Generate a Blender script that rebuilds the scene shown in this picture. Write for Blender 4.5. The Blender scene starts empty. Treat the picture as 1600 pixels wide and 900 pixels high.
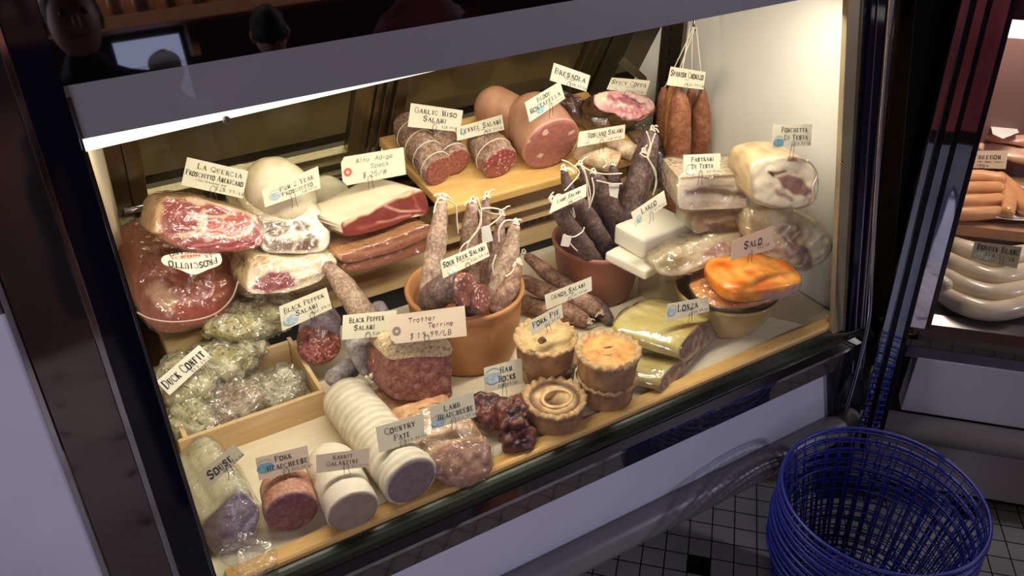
import bpy, bmesh, math, random
import numpy as np
from mathutils import Vector, Matrix, noise, Euler

# ---------------------------------------------------------------- camera, light, exposure
S = bpy.context.scene
COL = S.collection
FPX = 1349.59
RW = ((0.8591436, -0.5117346, -0.0002983), (-0.2818065, -0.4726340, -0.8349863), (0.4271504, 0.7174572, -0.5502706))
CAMP = Vector((0, 0, 1.585))
cam = bpy.data.cameras.new('camera'); cam.sensor_width = 36; cam.lens = FPX / 1600 * 36; cam.clip_start = 0.02
camo = bpy.data.objects.new('camera', cam); COL.objects.link(camo)
rx, dn, fw = (Vector(r) for r in RW)
camo.matrix_world = Matrix(((rx.x, -dn.x, -fw.x, CAMP.x), (rx.y, -dn.y, -fw.y, CAMP.y), (rx.z, -dn.z, -fw.z, CAMP.z), (0, 0, 0, 1)))
S.camera = camo
w = bpy.data.worlds.new('world'); S.world = w; w.use_nodes = True
w.node_tree.nodes['Background'].inputs[0].default_value = (0.36, 0.34, 0.46, 1)
w.node_tree.nodes['Background'].inputs[1].default_value = 0.48
S.view_settings.view_transform = 'Standard'; S.view_settings.look = 'None'
S.view_settings.exposure = 0.0; S.view_settings.gamma = 1.0; S.view_settings.use_curve_mapping = False
S.cycles.transparent_max_bounces = 32; S.cycles.max_bounces = 8
S.cycles.caustics_reflective = False; S.cycles.caustics_refractive = False
S.cycles.sample_clamp_indirect = 3.0
def area(name, loc, direction, sx, sy, power, color, spread=math.pi):
    l = bpy.data.lights.new(name, 'AREA'); l.shape = 'RECTANGLE'; l.size = sx; l.size_y = sy; l.energy = power; l.color = color; l.spread = spread
    o = bpy.data.objects.new(name, l); COL.objects.link(o); o.location = loc
    o.rotation_euler = Vector(direction).to_track_quat('-Z', 'Y').to_euler(); return o
# the fluorescent strip of the case, the strip of the second case, daylight from the shop window behind the viewer
area('case_lamp_light', (0.69, 1.052, 1.165), (0, 0.22, -1), 1.2, 0.05, 7.4, (1.0, 0.92, 0.77))
area('second_case_light', (1.98, 1.02, 1.15), (-0.1, 0.1, -1), 0.5, 0.04, 4.0, (1.0, 0.85, 0.74))
area('window_daylight', (-1.6, -2.2, 1.9), (0.5, 1, -0.35), 1.4, 1.2, 34, (0.88, 0.84, 1.0))
area('right_fill_light', (3.5, -1.9, 2.2), (-1, 0.66, -0.42), .16, .16, 30, (0.86, 0.84, 1.0))  # small unseen fill lamp, added to light the reflected person in pink
for _x in (-1.3, 0.6, 2.3): area('shelf_wall_fill', (_x, -1.9, 2.5), (0, -1, -0.8), 1.0, 0.5, 26, (1.0, 0.86, 0.76))  # unseen lamps added so the shelf wall shows up in reflections

def ray(px, py):
    d = rx * ((px - 800) / FPX) + dn * ((py - 450) / FPX) + fw
    return d
def V(px, py, z=None, Y=None, X=None):
    d = ray(px, py)
    if z is not None: return CAMP + d * ((z - CAMP.z) / d.z)
    if Y is not None: return CAMP + d * (Y / d.y)
    return CAMP + d * (X / d.x)
def VP(px, py, p0, n):
    d = ray(px, py); return CAMP + d * ((p0 - CAMP).dot(n) / d.dot(n))
def pix(p):
    q = p - CAMP; zc = q.dot(fw); return (q.dot(rx) / zc * FPX + 800, q.dot(dn) / zc * FPX + 450)
def lin(c, a=1.0):
    r = [(x / 255) for x in c]
    r = [x / 12.92 if x <= 0.04045 else ((x + 0.055) / 1.055) ** 2.4 for x in r]
    return (r[0], r[1], r[2], a)

# ---------------------------------------------------------------- materials
class NT:
    def __init__(s, name):
        s.m = bpy.data.materials.new(name); s.m.use_nodes = True; s.t = s.m.node_tree
        for n in list(s.t.nodes): s.t.nodes.remove(n)
        s.out = s.n('ShaderNodeOutputMaterial')
    def n(s, k, **kw):
        nd = s.t.nodes.new(k)
        for a, v in kw.items(): setattr(nd, a, v)
        return nd
    def l(s, a, b): s.t.links.new(a, b)
    def pos(s, scale=1.0):
        tc = s.n('ShaderNodeTexCoord'); mp = s.n('ShaderNodeMapping'); s.l(tc.outputs['Object'], mp.inputs[0])
        mp.inputs['Scale'].default_value = scale if isinstance(scale, tuple) else (scale,) * 3
        return mp.outputs[0]
    def noise(s, sc, det=3, vec=None, rough=.55, dist=0):
        nd = s.n('ShaderNodeTexNoise'); nd.inputs['Scale'].default_value = sc; nd.inputs['Detail'].default_value = det
        nd.inputs['Roughness'].default_value = rough; nd.inputs['Distortion'].default_value = dist
        s.l(vec if vec is not None else s.pos(), nd.inputs['Vector']); return nd.outputs['Fac']
    def ramp(s, fac, stops, interp='LINEAR'):
        r = s.n('ShaderNodeValToRGB'); e = r.color_ramp; e.interpolation = interp
        while len(e.elements) < len(stops): e.elements.new(0.5)
        for el, (p, c) in zip(e.elements, stops):
            el.position = p; el.color = c if isinstance(c, tuple) and len(c) == 4 else (c, c, c, 1)
        s.l(fac, r.inputs[0]); return r.outputs[0]
    def mix(s, fac, a, b, bt='MIX'):
        m = s.n('ShaderNodeMix', data_type='RGBA', blend_type=bt)
        for ix, v in ((0, fac), (6, a), (7, b)):
            sock = m.inputs[ix]
            if isinstance(v, (int, float)): sock.default_value = v if ix == 0 else (v, v, v, 1)
            elif isinstance(v, tuple): sock.default_value = v
            else: s.l(v, sock)
        return m.outputs[2]
    def bump(s, h, strength=.3, dist=.002):
        b = s.n('ShaderNodeBump'); b.inputs['Strength'].default_value = strength; b.inputs['Distance'].default_value = dist
        s.l(h, b.inputs['Height']); return b.outputs[0]
    def principled(s, color, rough=.5, metal=0, bump=None, spec=.5, sub=0, emis=None, coat=0):
        p = s.n('ShaderNodeBsdfPrincipled')
        if isinstance(color, tuple): p.inputs['Base Color'].default_value = color
        else: s.l(color, p.inputs['Base Color'])
        if isinstance(rough, (int, float)): p.inputs['Roughness'].default_value = rough
        else: s.l(rough, p.inputs['Roughness'])
        p.inputs['Metallic'].default_value = metal; p.inputs['Specular IOR Level'].default_value = spec
        p.inputs['Coat Weight'].default_value = coat; p.inputs['Coat Roughness'].default_value = .12
        if sub: p.inputs['Subsurface Weight'].default_value = sub; p.inputs['Subsurface Scale'].default_value = .01
        if bump is not None: s.l(bump, p.inputs['Normal'])
        s.l(p.outputs[0], s.out.inputs[0]); return p
MC = {}
def cached(f):
    def g(*a, **k):
        key = (f.__name__, repr(a), repr(k))
        if key not in MC: MC[key] = f(*a, **k)
        return MC[key]
    return g
@cached
def mplain(name, c, rough=.5, metal=0, var=.12, sc=14, bumpst=.1, bsc=60, coat=0, spec=.5):
    t = NT(name); f = t.noise(sc, 4); c = lin(c)
    lo = tuple(x * (1 - var) for x in c[:3]) + (1,); hi = tuple(min(1, x * (1 + var)) for x in c[:3]) + (1,)
    t.principled(t.ramp(f, [(.3, lo), (.7, hi)]), rough, metal, t.bump(t.noise(bsc, 3), bumpst) if bumpst else None, spec, coat=coat); return t.m
@cached
def mvc(name, rough=.4, bumpst=.35, bsc=120, var=.25, vsc=90, coat=0, bdist=.0015):
    t = NT(name); a = t.n('ShaderNodeVertexColor', layer_name='Col'); f = t.noise(vsc, 4)
    c = t.mix(1.0, a.outputs[0], t.ramp(f, [(.3, 1 - var), (.7, 1 + var * .4)]), 'MULTIPLY')
    t.principled(c, rough, 0, t.bump(t.noise(bsc, 4), bumpst, bdist), coat=coat); return t.m
@cached
def mpaint(name, rough=.4, coat=0):
    t = NT(name); a = t.n('ShaderNodeVertexColor', layer_name='Col')
    t.principled(a.outputs[0], rough, 0, t.bump(t.noise(90, 3), .2), coat=coat); return t.m
@cached
def mchips(name, base, fat, dark, vs=160, amount=.25, rough=.35, ns=60):
    """ground cut face: fat flecks in a darker paste"""
    t = NT(name); p = t.pos()
    nd = t.n('ShaderNodeTexNoise'); nd.inputs['Scale'].default_value = 70; t.l(p, nd.inputs['Vector'])
    vm = t.n('ShaderNodeVectorMath', operation='MULTIPLY_ADD'); t.l(nd.outputs['Color'], vm.inputs[0]); vm.inputs[1].default_value = (.008, .008, .008); t.l(p, vm.inputs[2])
    v = t.n('ShaderNodeTexVoronoi'); v.inputs['Scale'].default_value = vs; t.l(vm.outputs[0], v.inputs['Vector'])
    sep = t.n('ShaderNodeSeparateColor'); t.l(v.outputs['Color'], sep.inputs[0])
    chip = t.ramp(sep.outputs[0], [(1 - amount - .02, 0.0), (1 - amount + .02, 1.0)])
    edge = t.ramp(v.outputs['Distance'], [(.35, 1.0), (.55, 0.0)])
    fac = t.mix(1.0, chip, edge, 'MULTIPLY')
    f2 = t.noise(ns, 4, p)
    b = t.ramp(f2, [(.32, lin(dark)), (.62, lin(base))])
    c = t.mix(fac, b, lin(fat))
    t.principled(c, rough, 0, t.bump(t.mix(.5, f2, v.outputs['Distance']), .35, .0012), coat=.15); return t.m
@cached
def mchunks(name, cols, edgec, vs=70, rough=.5):
    """coarse pressed chunks with dark seams"""
    t = NT(name); p = t.pos()
    nd = t.n('ShaderNodeTexNoise'); nd.inputs['Scale'].default_value = 45; t.l(p, nd.inputs['Vector'])
    vm = t.n('ShaderNodeVectorMath', operation='MULTIPLY_ADD'); t.l(nd.outputs['Color'], vm.inputs[0]); vm.inputs[1].default_value = (.03, .03, .03); t.l(p, vm.inputs[2])
    v = t.n('ShaderNodeTexVoronoi'); v.inputs['Scale'].default_value = vs; t.l(vm.outputs[0], v.inputs['Vector'])
    e = t.n('ShaderNodeTexVoronoi', feature='DISTANCE_TO_EDGE'); e.inputs['Scale'].default_value = vs; t.l(vm.outputs[0], e.inputs['Vector'])
    sep = t.n('ShaderNodeSeparateColor'); t.l(v.outputs['Color'], sep.inputs[0])
    c = t.ramp(sep.outputs[0], [(i / max(1, len(cols) - 1), lin(x)) for i, x in enumerate(cols)])
    c = t.mix(t.ramp(e.outputs['Distance'], [(.0, .7), (.14, 0.0)]), c, lin(edgec)); c = t.mix(.55, c, t.ramp(t.noise(130, 5, p, .7), [(.35, lin(edgec)), (.5, lin(cols[len(cols) // 2])), (.7, lin(cols[-1]))]))
    t.principled(c, rough, 0, t.bump(e.outputs['Distance'], .5, .003), coat=.1); return t.m
@cached
def mcasing(name, c1, c2, c3, sc=45, rough=.65, vs=180):
    """dry salami casing: brown skin with mould patches and wrinkles"""
    t = NT(name); p = t.pos(); f = t.noise(sc, 6, p, .7); g = t.noise(vs, 3, p)
    c = t.ramp(f, [(.34, lin(c1)), (.52, lin(c2)), (.68, lin(c3))])
    c = t.mix(t.ramp(g, [(.45, 0.0), (.62, .35)]), c, lin(c3))
    t.principled(c, rough, 0, t.bump(t.mix(.5, f, g), .6, .002)); return t.m
@cached
def mwood(name, c1, c2, scale=(1, 14, 14), rough=.45):
    t = NT(name); p = t.pos(scale); f = t.noise(3.0, 5, p, .6, 1.5); f2 = t.noise(26, 3, p)
    c = t.ramp(t.mix(.25, f, f2), [(.3, lin(c1)), (.7, lin(c2))])
    t.principled(c, rough, 0, t.bump(f2, .12, .001)); return t.m
@cached
def mglossy(name, c, rough=.04, mix=.5, gcol=(1, 1, 1, 1), ior=1.5):
    t = NT(name); p = t.principled(lin(c), rough, 0, None, mix); p.inputs['IOR'].default_value = ior; return t.m
@cached
def mmetal(name, c, rough=.2, sc=(1, 1, 1), var=.1):
    t = NT(name); f = t.noise(20, 4, t.pos(sc)); c = lin(c)
    t.principled(t.ramp(f, [(.3, tuple(x * (1 - var) for x in c[:3]) + (1,)), (.7, c)]), rough, 1.0, t.bump(f, .03, .001)); return t.m
@cached
def mglass(name, k=.8, tint=(1, 1, 1, 1), gain=1.0):
    t = NT(name); fr = t.n('ShaderNodeFresnel'); fr.inputs[0].default_value = 1.45
    ge = t.n('ShaderNodeNewGeometry'); mm = t.n('ShaderNodeMath', operation='SUBTRACT'); mm.inputs[0].default_value = 1; t.l(ge.outputs['Backfacing'], mm.inputs[1])
    m = t.n('ShaderNodeMath', operation='MULTIPLY'); t.l(mm.outputs[0], m.inputs[1]); t.l(fr.outputs[0], m.inputs[0])
    a = t.n('ShaderNodeBsdfTransparent'); a.inputs[0].default_value = tint
    g = t.n('ShaderNodeBsdfGlossy'); g.inputs['Roughness'].default_value = .01
    x = t.n('ShaderNodeMixShader'); t.l(m.outputs[0], x.inputs[0]); t.l(a.outputs[0], x.inputs[1]); t.l(g.outputs[0], x.inputs[2]); t.l(x.outputs[0], t.out.inputs[0]); return t.m
@cached
def mwrap(name='plastic_film', gl=.16, milk=.05, bs=60, bst=.9, tint=(.98, .98, .96, 1), milkc=(.8, .8, .75, 1), rough=.07):
    """clear crinkled plastic film"""
    t = NT(name); p = t.pos()
    vo = t.n('ShaderNodeTexVoronoi', feature='F1'); vo.inputs['Scale'].default_value = bs * 1.3; nv = t.n('ShaderNodeTexNoise'); nv.inputs['Scale'].default_value = bs * .5; t.l(p, nv.inputs['Vector'])
    vm = t.n('ShaderNodeVectorMath', operation='MULTIPLY_ADD'); t.l(nv.outputs['Color'], vm.inputs[0]); vm.inputs[1].default_value = (.05, .05, .05); t.l(p, vm.inputs[2]); t.l(vm.outputs[0], vo.inputs['Vector'])
    h = t.mix(.6, vo.outputs['Distance'], t.noise(bs * .45, 2, p, .5, 3.5))
    b = t.bump(h, bst, .010)
    fr = t.n('ShaderNodeFresnel'); fr.inputs[0].default_value = 1.5; t.l(b, fr.inputs['Normal'])
    m = t.n('ShaderNodeMath', operation='MULTIPLY_ADD'); m.inputs[1].default_value = 1.0; m.inputs[2].default_value = gl * .3; m.use_clamp = True; t.l(fr.outputs[0], m.inputs[0])
    ge = t.n('ShaderNodeNewGeometry'); mm = t.n('ShaderNodeMath', operation='SUBTRACT'); mm.inputs[0].default_value = 1; t.l(ge.outputs['Backfacing'], mm.inputs[1])
    m0 = m; m = t.n('ShaderNodeMath', operation='MULTIPLY'); t.l(m0.outputs[0], m.inputs[0]); t.l(mm.outputs[0], m.inputs[1])
    a = t.n('ShaderNodeBsdfTransparent'); a.inputs[0].default_value = tint
    d = t.n('ShaderNodeBsdfDiffuse'); d.inputs[0].default_value = milkc; t.l(b, d.inputs['Normal'])
    g = t.n('ShaderNodeBsdfGlossy'); g.inputs['Roughness'].default_value = rough; t.l(b, g.inputs['Normal'])
    x = t.n('ShaderNodeMixShader'); x.inputs[0].default_value = milk * .5; t.l(a.outputs[0], x.inputs[1]); t.l(d.outputs[0], x.inputs[2])
    y = t.n('ShaderNodeMixShader'); t.l(m.outputs[0], y.inputs[0]); t.l(x.outputs[0], y.inputs[1]); t.l(g.outputs[0], y.inputs[2]); t.l(y.outputs[0], t.out.inputs[0]); return t.m
@cached
def memit(name, c, st):
    t = NT(name); e = t.n('ShaderNodeEmission'); e.inputs[0].default_value = lin(c); e.inputs[1].default_value = st; t.l(e.outputs[0], t.out.inputs[0]); return t.m

STEEL = mmetal('brushed_steel', (150, 142, 125), .28, (1, 1, 30))
CHROME = mmetal('chrome', (190, 190, 200), .08)
BLACKG = mglossy('black_gloss', (8, 7, 9), .02, 1.0, ior=1.75)
DARKM = mplain('dark_metal', (32, 33, 36), .35, .6)
STRING = mplain('cotton_string', (226, 214, 190), .8, bsc=400, bumpst=.3)
WIRE = mmetal('steel_wire', (130, 125, 118), .25)
PAPER = mplain('cream_card_stock', (202, 194, 166), .6, var=.05, bumpst=.03)
INK = mplain('black_ink', (38, 34, 32), .7, var=.02, bumpst=0)
BAMBOO = mwood('bamboo_wood', (206, 158, 84), (228, 188, 118), (3, 22, 22), .4)
PALEWOOD = mwood('pale_wood', (190, 160, 112), (214, 186, 138), (3, 20, 20), .55)
FILM = mwrap()
FILMS = mwrap('smooth_film', .25, .02, 22, .3)
FILMT = mwrap('thin_plastic_film', .10, .02, 45, .6)

# ---------------------------------------------------------------- object helpers
def tag(o, label, cat, group=None, kind=None):
    if label: o['label'] = label
    if cat: o['category'] = cat
    if group: o['group'] = group
    if kind: o['kind'] = kind
    return o
def thing(name, loc, label, cat, group=None):
    o = bpy.data.objects.new(name, None); COL.objects.link(o); o.location = loc; o.empty_display_size = .02
    return tag(o, label, cat, group)
def mobj(name, v, f, mat, parent=None, smooth=True, cols=None, label=None, kind=None):
    me = bpy.data.meshes.new(name); me.from_pydata([tuple(x) for x in v], [], f)
    if smooth: me.polygons.foreach_set('use_smooth', [True] * len(me.polygons))
    if cols is not None:
        a = me.color_attributes.new('Col', 'FLOAT_COLOR', 'POINT'); a.data.foreach_set('color', np.array(cols, dtype=np.float32).ravel())
    me.materials.append(mat); me.update()
    o = bpy.data.objects.new(name, me); COL.objects.link(o)
    if parent is not None:
        o.parent = parent; o.matrix_parent_inverse = Matrix.Translation(parent.location).inverted() if parent.parent is None else Matrix.Identity(4)
        if parent.type == 'MESH': o.matrix_parent_inverse = Matrix.Identity(4)
    if label: o['label'] = label
    if kind: o['kind'] = kind
    return o
class MB:
    def __init__(s): s.v = []; s.f = []; s.c = []
    def add(s, v, f, c=None):
        b = len(s.v); s.v += [Vector(x) for x in v]; s.f += [tuple(i + b for i in q) for q in f]
        if c is not None: s.c += list(c)
        return s
    def box(s, c, size, R=None):
        R = R or Matrix.Identity(3); c = Vector(c); h = Vector(size) / 2
        v = [c + R @ Vector((x * h.x, y * h.y, z * h.z)) for x in (-1, 1) for y in (-1, 1) for z in (-1, 1)]
        return s.add(v, [(0, 1, 3, 2), (4, 6, 7, 5), (0, 4, 5, 1), (2, 3, 7, 6), (0, 2, 6, 4), (1, 5, 7, 3)])
    def prism(s, pts, ext):
        n = len(pts); pts = [Vector(p) for p in pts]; ext = Vector(ext)
        return s.add(pts + [p + ext for p in pts], [tuple(range(n)), tuple(range(2 * n - 1, n - 1, -1))] + [(i, (i + 1) % n + 0, (i + 1) % n + n, i + n)[::-1] for i in range(n)])
    def tube(s, *a, **k):
        v, f, _ = tube_geo(*a, **k); return s.add(v, f)
    def build(s, name, mat, parent=None, smooth=False, bevel=0, label=None, kind=None, fix=True):
        o = mobj(name, s.v, s.f, mat, parent, smooth, s.c if s.c else None, label, kind)
        if fix:
            bm = bmesh.new(); bm.from_mesh(o.data); bmesh.ops.recalc_face_normals(bm, faces=bm.faces); bm.to_mesh(o.data); bm.free()
        if bevel:
            m = o.modifiers.new('bevel', 'BEVEL'); m.width = bevel; m.segments = 2; m.limit_method = 'ANGLE'
        return o
def cat(pts, n):
    pts = [Vector(p) for p in pts]
    if len(pts) == 2: return [pts[0].lerp(pts[1], i / n) for i in range(n + 1)]
    out = []; L = len(pts)
    for k in range(n + 1):
        t = k / n * (L - 1); i = min(int(t), L - 2); u = t - i
        a, b, c, d = pts[max(i - 1, 0)], pts[i], pts[i + 1], pts[min(i + 2, L - 1)]
        out.append(.5 * ((2 * b) + (c - a) * u + (2 * a - 5 * b + 4 * c - d) * u * u + (3 * b - a - 3 * c + d) * u ** 3))
    return out
def tube_geo(pts, rad, seg=8, sub=0, sq=(1, 1), cap0='flat', cap1='flat', nz=0, ns=40, seed=0, up=(0, 0, 1), ridge=None):
    if sub: P = cat(pts, sub)
    else: P = [Vector(p) for p in pts]
    n = len(P)
    if not isinstance(rad, (list, tuple)): rad = [rad] * n
    else: rad = list(np.interp(np.linspace(0, 1, n), np.linspace(0, 1, len(rad)), rad))
    st = []
    d0 = (P[1] - P[0]).normalized(); d1 = (P[-1] - P[-2]).normalized()
    if cap0 == 'round': st += [(P[0] - d0 * rad[0] * math.cos(a) * .9, rad[0] * math.sin(a)) for a in (.06, .4, .75, 1.1, 1.35)]
    if cap0 == 'flat': st += [(P[0] - d0 * rad[0] * .001, rad[0] * .93)]
    st += list(zip(P, rad)) if cap0 != 'flat' else [(P[0] + d0 * rad[0] * .06, rad[0])] + list(zip(P[1:], rad[1:]))
    if cap1 == 'round': st += [(P[-1] + d1 * rad[-1] * math.cos(a) * .9, rad[-1] * math.sin(a)) for a in (1.35, 1.1, .75, .4, .06)]
    if cap1 == 'flat': st[-1] = (P[-1] - d1 * rad[-1] * .06, rad[-1]); st += [(P[-1], rad[-1] * .93)]
    v = []; tt = []; up = Vector(up); so = Vector((seed * 7.13, seed * 3.7, seed * 1.9))
    side = None; m = len(st)
    for i, (p, r) in enumerate(st):
        d = (st[min(i + 1, m - 1)][0] - st[max(i - 1, 0)][0]).normalized()
        if side is None:
            side = d.cross(up)
            if side.length < .05: side = d.cross(Vector((0, 1, 0)))
        side = (side - d * side.dot(d)).normalized(); u2 = side.cross(d)
        rr = r
        if ridge: rr = r * (1 + ridge[1] * math.sin(i * ridge[0]))
        for k in range(seg):
            a = 2 * math.pi * k / seg
            e = side * math.cos(a) * sq[0] + u2 * math.sin(a) * sq[1]
            q = p + e * rr
            if nz: q = q + e * (noise.noise((q + so) * ns) + .5 * noise.noise((q + so) * ns * 2.3)) * nz * min(1, r / max(rad) * 1.2)
            v.append(q); tt.append((i / (m - 1), a))
    f = [(i * seg + k, i * seg + (k + 1) % seg, (i + 1) * seg + (k + 1) % seg, (i + 1) * seg + k) for i in range(m - 1) for k in range(seg)]
    c0 = len(v); v.append(st[0][0].copy()); v.append(st[-1][0].copy()); tt += [(0, 0), (1, 0)]
    f += [(c0, (k + 1) % seg, k) for k in range(seg)] + [(c0 + 1, (m - 1) * seg + k, (m - 1) * seg + (k + 1) % seg) for k in range(seg)]
    return v, f, tt
def tube(name, pts, rad, mat, parent=None, label=None, colfn=None, **k):
    v, f, tt = tube_geo(pts, rad, **k)
    return mobj(name, v, f, mat, parent, True, [colfn(q, t) for q, t in zip(v, tt)] if colfn else None, label)
def disc(name, c, nrm, r, mat, parent, sq=(1, 1), seg=40, bulge=.001, nz=.0, ns=60, thick=.002, up=(0, 0, 1), label=None, heart=0):
    """thin rounded plate, used for a cut face"""
    n = Vector(nrm).normalized(); s = n.cross(Vector(up))
    if s.length < .05: s = n.cross(Vector((0, 1, 0)))
    s.normalize(); u = s.cross(n); v = []; f = []; c = Vector(c); R = 6
    prof = [(1.0, -thick)] + [(x, bulge * (1 - x * x)) for x in (.98, .85, .65, .45, .25)]
    for (q, h) in prof:
        for k in range(seg):
            a = 2 * math.pi * k / seg; w_ = r * q * (1 - heart * max(0, math.cos(a - math.pi / 2)) ** 8)
            p = c + (s * math.cos(a) * sq[0] + u * math.sin(a) * sq[1]) * w_
            if nz: p += (s * math.cos(a) + u * math.sin(a)) * noise.noise(p * ns) * nz + n * noise.noise(p * ns * 2 + Vector((5, 5, 5))) * nz * .6
            v.append(p + n * h)
    v.append(c + n * bulge); f = [(i * seg + k, i * seg + (k + 1) % seg, (i + 1) * seg + (k + 1) % seg, (i + 1) * seg + k) for i in range(len(prof) - 1) for k in range(seg)]
    b = (len(prof) - 1) * seg; f += [(b + k, b + (k + 1) % seg, len(v) - 1) for k in range(seg)]
    return mobj(name, v, f, mat, parent, True, None, label)
def inpoly(x, y, P):
    c = False; j = len(P) - 1
    for i in range(len(P)):
        if (P[i][1] > y) != (P[j][1] > y) and x < (P[j][0] - P[i][0]) * (y - P[i][1]) / (P[j][1] - P[i][1]) + P[i][0]: c = not c
        j = i
    return c
def pdist(x, y, P, closed=True):
    d = 1e9; n = len(P)
    for i in range(n if closed else n - 1):
        a, b = P[i], P[(i + 1) % n]; ex, ey = b[0] - a[0], b[1] - a[1]
        t = max(0, min(1, ((x - a[0]) * ex + (y - a[1]) * ey) / (ex * ex + ey * ey + 1e-9)))
        d = min(d, math.hypot(x - a[0] - t * ex, y - a[1] - t * ey))
    return d
def lerpc(a, b, t): return tuple(a[i] + (b[i] - a[i]) * t for i in range(3)) + (1,)
def pattern(base, items, jit=2.5, nsc=.06):
    """colour of a cut face at face coordinates x, y: base with shapes laid over it. item = (points, colour, soft, width or None)"""
    base = lin(base); it = [(p, lin(c), s, w_) for p, c, s, w_ in items]
    def fn(x, y):
        x += noise.noise(Vector((x * nsc, y * nsc, 3))) * jit * 2; y += noise.noise(Vector((x * nsc, y * nsc, 9))) * jit * 2
        c = base
        for P, cc, soft, wd in it:
            if wd is not None: t = 1 - max(0, min(1, (pdist(x, y, P, False) - wd) / soft + .5))
            else:
                d = pdist(x, y, P) * (1 if inpoly(x, y, P) else -1); t = max(0, min(1, d / soft + .5))
            if t > 0: c = lerpc(c, cc, t)
        n = noise.noise(Vector((x * .25, y * .25, 1))) * .12 + 1
        return (c[0] * n, c[1] * n, c[2] * n, 1)
    return fn
def smoothpoly(P, n):
    out = []; L = len(P)
    for k in range(n):
        t = k / n * L; i = int(t) % L; u = t - int(t)
        a, b, c, d = (Vector((*P[(i + j) % L], 0)) for j in (-1, 0, 1, 2))
        q = .5 * ((2 * b) + (c - a) * u + (2 * a - 5 * b + 4 * c - d) * u * u + (3 * b - a - 3 * c + d) * u ** 3); out.append((q.x, q.y))
    return out
def slab(name, poly, p0, n, ext, mat, parent=None, prof=None, side=(150, 100, 80), face=None, seg=88, rings=22, nz=.0015, ns=45, bulge=.004, label=None, smoothp=True, sidefn=None, seed=0, drop=None):
    """solid whose front face has the outline poly (given through the photo, laid on the plane p0, n) and which reaches back by ext"""
    p0 = Vector(p0); n = Vector(n).normalized(); ext = Vector(ext)
    P = smoothpoly(poly, seg) if smoothp else poly
    if not smoothp:
        seg = len(P)
    Q = [VP(x, y, p0, n) for x, y in P]
    C = sum(Q, Vector()) / len(Q)
    prof = prof or [(0, .97), (.03, 1), (.1, 1.01), (.3, 1.02), (.5, 1.02), (.7, 1.01), (.85, .98), (.94, .9), (1, .75)]
    so = Vector((seed * 5.1, seed * 2.3, seed)); v = []; cols = []
    sl = lin(side) if not sidefn else None
    fwd = n if n.dot(CAMP - C) > 0 else -n
    def push(p, col, amp=1):
        e = (p - C); e = e - ext * (e.dot(ext) / ext.length_squared)
        if e.length > 1e-5: e.normalize()
        k = noise.noise((p + so) * ns) + .5 * noise.noise((p + so) * ns * 2.2)
        v.append(p + e * k * nz * amp); cols.append(col)
    for r in range(1, rings + 1):
        q = r / rings
        for b in Q:
            e = (b - C) * q * prof[0][1]
            p = C + e + fwd * bulge * (1 - q ** 3)
            x, y = pix(C + e)
            v.append(p + fwd * noise.noise((p + so) * ns * 1.5) * nz * .8 if q < .95 else p); cols.append(face(x, y) if face else sl)
    for t, s_ in prof[1:]:
        for b in Q:
            p = C + (b - C) * s_ + ext * t
            if drop: p = p + Vector(drop) * t * t
            push(p, sidefn(p, t, b) if sidefn else sl)
    c0 = len(v); v.append(C + fwd * bulge); cols.append(face(*pix(C)) if face else sl)
    v.append(C + ext + (Vector(drop) if drop else Vector())); cols.append(cols[c0 - 1])
    R = rings + len(prof) - 1
    f = [(i * seg + k, i * seg + (k + 1) % seg, (i + 1) * seg + (k + 1) % seg, (i + 1) * seg + k) for i in range(R - 1) for k in range(seg)]
    f += [(c0, (k + 1) % seg, k) for k in range(seg)] + [(c0 + 1, (R - 1) * seg + k, (R - 1) * seg + (k + 1) % seg) for k in range(seg)]
    return mobj(name, v, f, mat, parent, True, cols, label)
def blob(name, c, r, mat, parent=None, rot=(0, 0, 0), pw=1.0, nz=.002, ns=40, colfn=None, seg=48, rings=28, seed=0, label=None, flatz=None):
    c = Vector(c); R = Euler(rot).to_matrix(); v = []; so = Vector((seed * 3.3, seed * 5.7, seed))
    sg = lambda x, p: math.copysign(abs(x) ** p, x)
    for i in range(1, rings):
        th = math.pi * i / rings
        for k in range(seg):
            a = 2 * math.pi * k / seg
            q = Vector((sg(math.sin(th), pw) * sg(math.cos(a), pw) * r[0], sg(math.sin(th), pw) * sg(math.sin(a), pw) * r[1], sg(math.cos(th), pw) * r[2]))
            d = Vector((q.x / r[0] ** 2, q.y / r[1] ** 2, q.z / r[2] ** 2)).normalized(); p = c + R @ q; d = R @ d
            p += d * (noise.noise((p + so) * ns) + .5 * noise.noise((p + so) * ns * 2.1)) * nz
            v.append(p)
    v += [c + R @ Vector((0, 0, r[2])), c - R @ Vector((0, 0, r[2]))]
    if flatz is not None:
        for p in v: p.z = max(p.z, flatz)
    n = (rings - 1) * seg
    f = [(i * seg + k, (i + 1) * seg + k, (i + 1) * seg + (k + 1) % seg, i * seg + (k + 1) % seg) for i in range(rings - 2) for k in range(seg)]
    f += [(n, k, (k + 1) % seg) for k in range(seg)] + [(n + 1, (rings - 2) * seg + (k + 1) % seg, (rings - 2) * seg + k) for k in range(seg)]
    return mobj(name, v, f, mat, parent, True, [colfn(p) for p in v] if colfn else None, label)
def wrapof(o, off=.003, amp=.002, ns=45, mat=None, parent=None, name='plastic_wrap', floor=None, label=None):
    me = o.data; v = []
    for x in me.vertices:
        p = x.co + x.normal * (off + amp * (abs(noise.noise(x.co * ns)) * 1.6 + .6 * noise.noise(x.co * ns * 2.7)))
        if floor is not None: p.z = max(p.z, floor)
        v.append(p)
    q = mobj(name, v, [tuple(p.vertices) for p in me.polygons], mat or FILM, parent or o, True, None, label)
    q.matrix_parent_inverse = o.matrix_parent_inverse.copy() if (parent is not None and parent == o.parent) else Matrix.Identity(4)
    return q
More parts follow.
